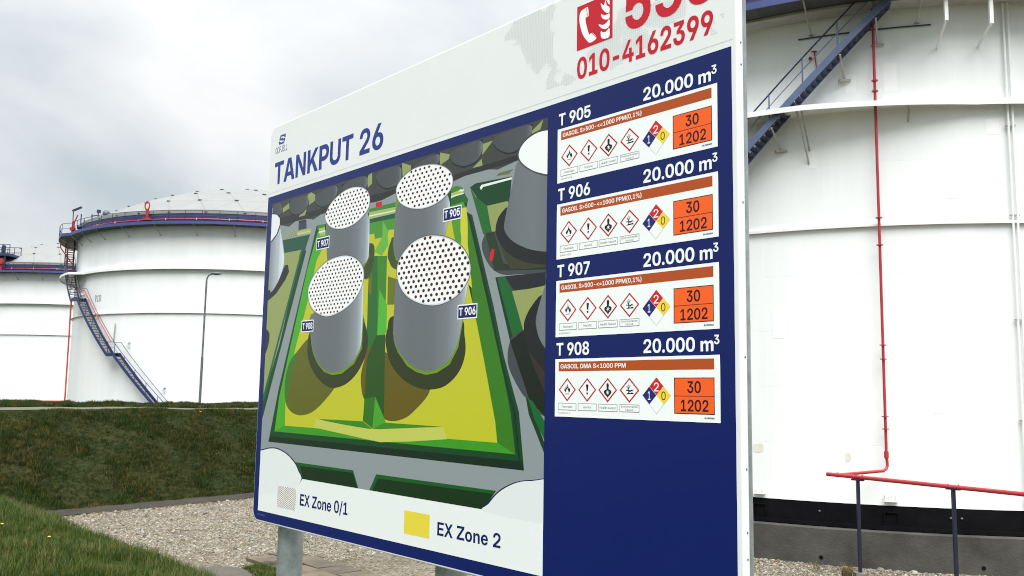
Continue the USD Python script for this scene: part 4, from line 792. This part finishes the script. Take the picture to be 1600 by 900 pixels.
# product labels
def diamond(cx, cy, hx, hy): return Polygon([(cx - hx, cy), (cx, cy - hy), (cx + hx, cy), (cx, cy + hy)])
def pict(k, cx, cy, s):
    P_ = lambda pts: [(cx + x * s, cy + y * s) for x, y in pts]
    if k == 0:
        f = spline(P_([(-.26, -.22), (-.40, 0), (-.33, .16), (-.28, .02), (-.20, .32), (-.13, .14), (0, .62), (.09, .26), (.16, .36), (.20, .10), (.32, .20), (.40, -.04), (.28, -.26)]), 2)
        return f.difference(spline(P_([(-.14, -.30), (-.17, -.12), (-.05, .06), (.0, .18), (.10, -.02), (.17, -.14), (.14, -.30)]), 2)).union(box(cx - .30 * s, cy - .44 * s, cx + .30 * s, cy - .38 * s))
    if k == 1: return Polygon(P_([(-.12, .50), (-.14, .42), (-.06, -.12), (.06, -.12), (.14, .42), (.12, .50)])).buffer(.02 * s).union(Point(cx, cy - .34 * s).buffer(.11 * s))
    if k == 2:
        body = spline(P_([(-.12, .10), (-.16, .40), (-.10, .62), (.10, .62), (.16, .40), (.12, .10), (.34, .0), (.47, -.12), (.40, -.36), (.14, -.56), (0, -.72), (-.14, -.56), (-.40, -.36), (-.47, -.12), (-.34, 0)]), 2)
        star = []
        for i in range(12): r_ = .27 if i % 2 == 0 else .08; a = i * math.pi / 6 + .2; star.append((cx + r_ * s * math.sin(a), cy - .22 * s + r_ * s * math.cos(a)))
        return body.difference(Polygon(star).buffer(0))
    tree = shapely.union_all([stroke(P_([(-.12, -.3), (-.08, .30)]), .045 * s), stroke(P_([(-.10, .05), (-.34, .36)]), .03 * s), stroke(P_([(-.09, .12), (.14, .44)]), .03 * s), stroke(P_([(-.09, .2), (-.12, .56)]), .025 * s), stroke(P_([(-.22, .2), (-.26, .44)]), .02 * s), stroke(P_([(.02, .28), (.02, .52)]), .02 * s), stroke(P_([(-.40, .0), (.12, -.04)]), .05 * s)])
    fish = spline(P_([(-.06, -.16), (.10, -.02), (.30, .06), (.46, -.02), (.50, -.14), (.42, -.08), (.30, -.06), (.16, -.14)]), 2)
    gnd = Polygon(P_([(-.36, -.32), (-.1, -.2), (.14, -.26), (.30, -.18), (.50, -.26), (.52, -.34), (-.36, -.36)])).buffer(0)
    return shapely.union_all([tree, fish, gnd])
for i, (nm, txt) in enumerate((('T 905', 'GASOIL S>500-<=1000 PPM(0,1%)'), ('T 906', 'GASOIL S>500-<=1000 PPM(0,1%)'), ('T 907', 'GASOIL S>500-<=1000 PPM(0,1%)'), ('T 908', 'GASOIL DMA S<1000 PPM'))):
    dv = (3 - i) * .2418
    film('tank_heading', [(WHITE, fit_text(nm, 2.0045, 2.143, .7172 + dv, .0385, 740))], 1)
    film('volume_heading', [(WHITE, shapely.union_all([fit_text('20.000 m', 2.3525, 2.5885, .7165 + dv, .0385, 740), fit_text('3', 2.5905, 2.607, .734 + dv, .0245, 740)]))], 1)
    pl = holder('product_label', sign); tag(pl, f'white product label under heading {nm}')
    film('label_plate', [(WHITE, box(2.0, .532 + dv, 2.6085, .7065 + dv))], 1, pl)
    film('product_bar', [(BROWN, box(2.0157, .6692 + dv, 2.5902, .6975 + dv)), (WHITE, fit_text(txt, 2.0232, 2.287 if i == 3 else 2.3455, .6772 + dv, .0133, 640))], 2, pl)
    for k, cx in enumerate((2.0530, 2.1364, 2.2180, 2.3007)):
        cy = .6133 + dv; film('hazard_symbol', [(REDP if False else (176, 28, 38), diamond(cx, cy, .0365, .0352)), (WHITE, diamond(cx, cy, .0305, .0292)), (BLACK, pict(k, cx, cy, .031))], 2, pl)
    for (u0, u1), wds in zip(((2.0156, 2.0914), (2.0988, 2.1741), (2.1804, 2.2553), (2.264, 2.337)), (('Flammable',), ('Harmful',), ('Health hazard',), ('Environmental', 'hazard'))):
        v0, v1 = .552 + dv, .5732 + dv; o_ = box(u0, v0, u1, v1); ws = []
        for j, w_ in enumerate(wds):
            tw_ = .0048 * len(w_) * .98; cm = (u0 + u1) / 2; base = (v0 + v1) / 2 - .0036 if len(wds) == 1 else v1 - .0092 - j * .0088
            ws.append(fit_text(w_, cm - tw_ / 2, cm + tw_ / 2, base, .0070 if len(wds) == 1 else .0064, 480))
        film('caption_box', [((40, 46, 52), o_), (WHITE, o_.buffer(-.0013, join_style=2)), ((60, 64, 70), shapely.union_all(ws))], 2, pl)
    film('small_print', [((110, 116, 122), fit_text('8.0648.R.421.2', 2.016, 2.0645, .541 + dv, .0048, 400))], 2, pl)
    cx, cy, h = 2.3985, .5997 + dv, .0496; q = h / 2
    film('fire_diamond', [(BLACK, diamond(cx, cy, h, h)), (WHITE, diamond(cx, cy, h - .0012, h - .0012)), ((200, 38, 42), diamond(cx, cy + q, q - .0005, q - .0005)), ((34, 40, 110), diamond(cx - q, cy, q - .0005, q - .0005)), ((236, 206, 60), diamond(cx + q, cy, q - .0005, q - .0005)), (WHITE, diamond(cx, cy - q, q - .0005, q - .0005)),
        (WHITE, fit_text('2', 2.3895, 2.4065, .611 + dv, .0238, 500)), (WHITE, fit_text('1', 2.3682, 2.3775, .5875 + dv, .0236, 500)), (BLACK, fit_text('0', 2.4155, 2.4307, .5878 + dv, .0226, 460))], 2, pl)
    film('orange_plate', [(BLACK, box(2.4593, .5522 + dv, 2.5908, .6482 + dv)), (ORANGE, box(2.4616, .6002 + dv, 2.5885, .6460 + dv)), (ORANGE, box(2.4616, .5544 + dv, 2.5885, .5984 + dv)), ((52, 20, 30), fit_text('30', 2.5031, 2.5478, .6075 + dv, .0312, 700)), ((52, 20, 30), fit_text('1202', 2.4818, 2.571, .5592 + dv, .0306, 700))], 2, pl)
    film('maker_mark', [(BLACK, fit_text('BLOMSMA', 2.559, 2.5905, .541 + dv, .0042, 800))], 2, pl)
for v in (.20, .265, .42, .70, 1.10, 1.47, 1.53):
    part('frame_screw', bar((W_ - .002, .017, ZO + v), (W_ + .0012, .017, ZO + v), .0026, 10), M['lamp_grey'], sign)
for u in (.197, 1.384, 2.571):
    part('post', bar((u, .092, -1.0), (u, .092, ZO + 1.80), .0565, 32), M['galv'], sign, 40)
    for zz in (.22, .95, 1.62): part('post_clamp', bx(.16, .02, .05, (u, .042, ZO + zz)), M['galv'], sign)

# ------------------------------------------------------------------ loose stones, grass, weeds
def scatter(name, protos, mats, pos, rot, scl, idx, label, cat):
    pi = UsdGeom.PointInstancer.Define(stage, '/World/' + name); paths = []
    for k, (m, mt) in enumerate(zip(protos, mats)): paths.append(usdkit.mesh(stage, f'/World/{name}/piece_{k:03d}' if k else f'/World/{name}/piece', m, mt).GetPath())
    pi.CreatePrototypesRel().SetTargets(paths); pi.CreateProtoIndicesAttr(Vt.IntArray.FromNumpy(np.asarray(idx, np.int32)))
    pi.CreatePositionsAttr(Vt.Vec3fArray.FromNumpy(np.asarray(pos, np.float32)))
    q = [Gf.Quath(float(math.cos(a / 2)), 0, 0, float(math.sin(a / 2))) if np.ndim(a) == 0 else Gf.Quath(*map(float, a)) for a in rot]
    pi.CreateOrientationsAttr(Vt.QuathArray(q)); pi.CreateScalesAttr(Vt.Vec3fArray.FromNumpy(np.asarray(scl, np.float32)))
    return tag(pi, label, cat, None, 'stuff')
def pebble(seed):
    r = np.random.default_rng(seed); m = trimesh.creation.icosphere(1, 1.0); m.vertices *= 1 + r.normal(0, .16, (len(m.vertices), 1)); m.apply_scale((1, r.uniform(.65, .95), r.uniform(.45, .7))); return m
def stones():
    P_ = []
    n = 90000; t = RNG.uniform(-7, 13, n); s = RNG.uniform(-19, -1.0, n); x, y = far_xy(t, s); P_.append(np.stack([x, y], -1))
    n = 26000; a = np.radians(RNG.uniform(-40, 4, n)); r = R + .34 + np.abs(RNG.uniform(0, 5.0, n)); P_.append(np.stack([TR[0] + r * np.sin(a), TR[1] - r * np.cos(a)], -1))
    p = np.vstack(P_); d = p - C0; o = d @ CO
    return p[(o > 7.6)]
sp = stones(); path_poly = Polygon(pp).buffer(.1); rel = sp - a0; wa, wb = rel @ wd, rel @ wn
ok = ~shapely.contains_xy(path_poly, sp[:, 0], sp[:, 1]) & ~((wa > -.6) & (wa < 11) & (wb > -.02) & (wb < 2.15)) & (np.hypot(sp[:, 0] - TR[0], sp[:, 1] - TR[1]) > R + .36)
sp = sp[ok]; ns = len(sp); sc = np.exp(RNG.normal(math.log(.0235), .42, ns))
scatter('loose_stones', [pebble(k) for k in range(5)], [M['stone']] * 5, np.column_stack([sp, floor_z(sp[:, 0], sp[:, 1]) + sc * .25]), RNG.uniform(0, 6.28, ns), np.repeat(sc[:, None], 3, 1), RNG.integers(0, 5, ns), 'loose pale stones scattered over the gravel floor', 'stones')
def tuft(seed, nb, hgt, spread, width):
    r = np.random.default_rng(seed); v, f = [], []
    for _ in range(nb):
        a, b_ = r.uniform(0, 6.28), r.uniform(0, 6.28); h = hgt * r.uniform(.5, 1.1); rad = spread * math.sqrt(r.uniform(0, 1)); c = np.array([rad * math.cos(a), rad * math.sin(a), 0]); lean = np.array([math.cos(b_), math.sin(b_), 0]) * h * r.uniform(.15, .75); w = np.array([-math.sin(b_), math.cos(b_), 0]) * width
        k = len(v); v += [c - w, c + w, c + lean * .4 + (0, 0, h * .62) - w * .7, c + lean * .4 + (0, 0, h * .62) + w * .7, c + lean + (0, 0, h)]; f += [[k, k + 1, k + 3], [k, k + 3, k + 2], [k + 2, k + 3, k + 4]]
    return trimesh.Trimesh(v, f, process=False)
n = 66000; t = np.where(RNG.random(n) < .7, RNG.uniform(-16, 22, n), RNG.uniform(22, 46, n)); s = np.where(RNG.random(n) < .72, RNG.uniform(.15, 10.6, n), RNG.uniform(12.5, 18.0, n)); x, y = far_xy(t, s); z = far_z(t, s) - .02
k = meshkit.fbm(np.stack([t * .8, s * .8, t * 0], -1), 3, 6); sc = .55 + 1.0 * np.clip((k - .35) * 2.2, 0, 1)
scatter('bank_grass', [tuft(k_, 12, .20, .13, .011) for k_ in range(4)], [M['blade_bank']] * 4, np.stack([x, y, z], -1), RNG.uniform(0, 6.28, n), np.stack([sc * 1.1, sc * 1.1, sc * RNG.uniform(.6, 1.3, n)], -1), RNG.integers(0, 4, n), 'rough dark olive grass covering the far embankment', 'grass')
n = 34000; e = RNG.uniform(-5, 12, n); o = RNG.uniform(-5.5, .9, n); x, y = near_xy(e, o); z = near_z(e, o) - .01
k = meshkit.fbm(np.stack([e * 1.6, o * 1.6, e * 0], -1), 3, 7); sc = .6 + .9 * np.clip((k - .3) * 2, 0, 1)
vis = (np.abs(x / np.maximum(y, .1) + .2) < .6) & (y > 4)
e, o, x, y, z, sc = (q[vis] for q in (e, o, x, y, z, sc)); n = len(x)
scatter('near_grass', [tuft(20 + k_, 14, .11, .055, .0032) for k_ in range(4)], [M['blade_near']] * 4, np.stack([x, y, z], -1), RNG.uniform(0, 6.28, n), np.stack([sc, sc, sc * RNG.uniform(.7, 1.4, n)], -1), RNG.integers(0, 4, n), 'short green grass on the near embankment at lower left', 'grass')
gp = Polygon([(-9.0, 31.75), (-7.95, 32.5), (-7.2, 31.9), (-6.75, 30.9), (-7.6, 29.5), (-8.2, 30.3)]); n = 1400; q = np.stack([RNG.uniform(-9, -6.5, n), RNG.uniform(29.4, 32.6, n)], -1); q = q[shapely.contains_xy(gp, q[:, 0], q[:, 1])]; n = len(q)
scatter('grass_patch', [tuft(50 + k_, 12, .16, .09, .007) for k_ in range(3)], [M['blade_near']] * 3, np.column_stack([q, np.zeros(n)]), RNG.uniform(0, 6.28, n), np.ones((n, 3)), RNG.integers(0, 3, n), 'small grass patch between tarmac path and slab walkway', 'grass')
n = 260; t = RNG.uniform(-6, 12, n); s = np.where(RNG.random(n) < .6, -1.2 - np.abs(RNG.normal(0, .5, n)), RNG.uniform(-18, -1.5, n)); x, y = far_xy(t, s); k = ((np.stack([x, y], -1) - C0) @ CO > 8) & (np.hypot(x - TR[0], y - TR[1]) > R + 1); x, y = x[k], y[k]; n = len(x)
scatter('gravel_weeds', [tuft(60 + k_, 9, .12, .07, .007) for k_ in range(2)], [M['weed']] * 2, np.stack([x, y, floor_z(x, y)], -1), RNG.uniform(0, 6.28, n), np.ones((n, 3)), RNG.integers(0, 2, n), 'tiny dry weeds sprouting in the gravel', 'weeds')
wd_ = thing('dry_weed', 'brownish dry weed clump at the foot of the blue pipe post', 'weed', (11.28, 31.0, .12))
part('stems', cat_([tuft(70 + k_, 34, .52, .17, .010) for k_ in range(3)]), M['weed'], wd_)
wd2 = thing('dry_weed', 'small brown weed against the concrete base of the right tank', 'weed', (10.75, 32.4, .16))
part('stems', tuft(80, 26, .32, .12, .008), M['weed'], wd2)
def flower(lab, p_, s):
    f_ = thing('yellow_flower', lab, 'flower', p_); h = .12 * s
    part('stem', bar((0, 0, 0), (0, 0, h), .004 * s, 5), M['blade_near'], f_); m = trimesh.creation.icosphere(1, .022 * s); m.apply_scale((1, 1, .45)); m.apply_translation((0, 0, h)); part('flower_head', m, M['petal'], f_)
for (ex_, oo), lab in (((3.6, -.9), 'yellow flower in the near grass close to the left edge'), ((2.35, -.75), 'yellow flower in the near grass further from the left edge')):
    x, y = near_xy(ex_, oo); flower(lab, (float(x), float(y), float(near_z(ex_, oo)) + .02), .8)
x, y = far_xy(8.2, 8.3); flower('yellow flower on the upper slope of the far embankment', (float(x), float(y), float(far_z(8.2, 8.3))), 2.6)
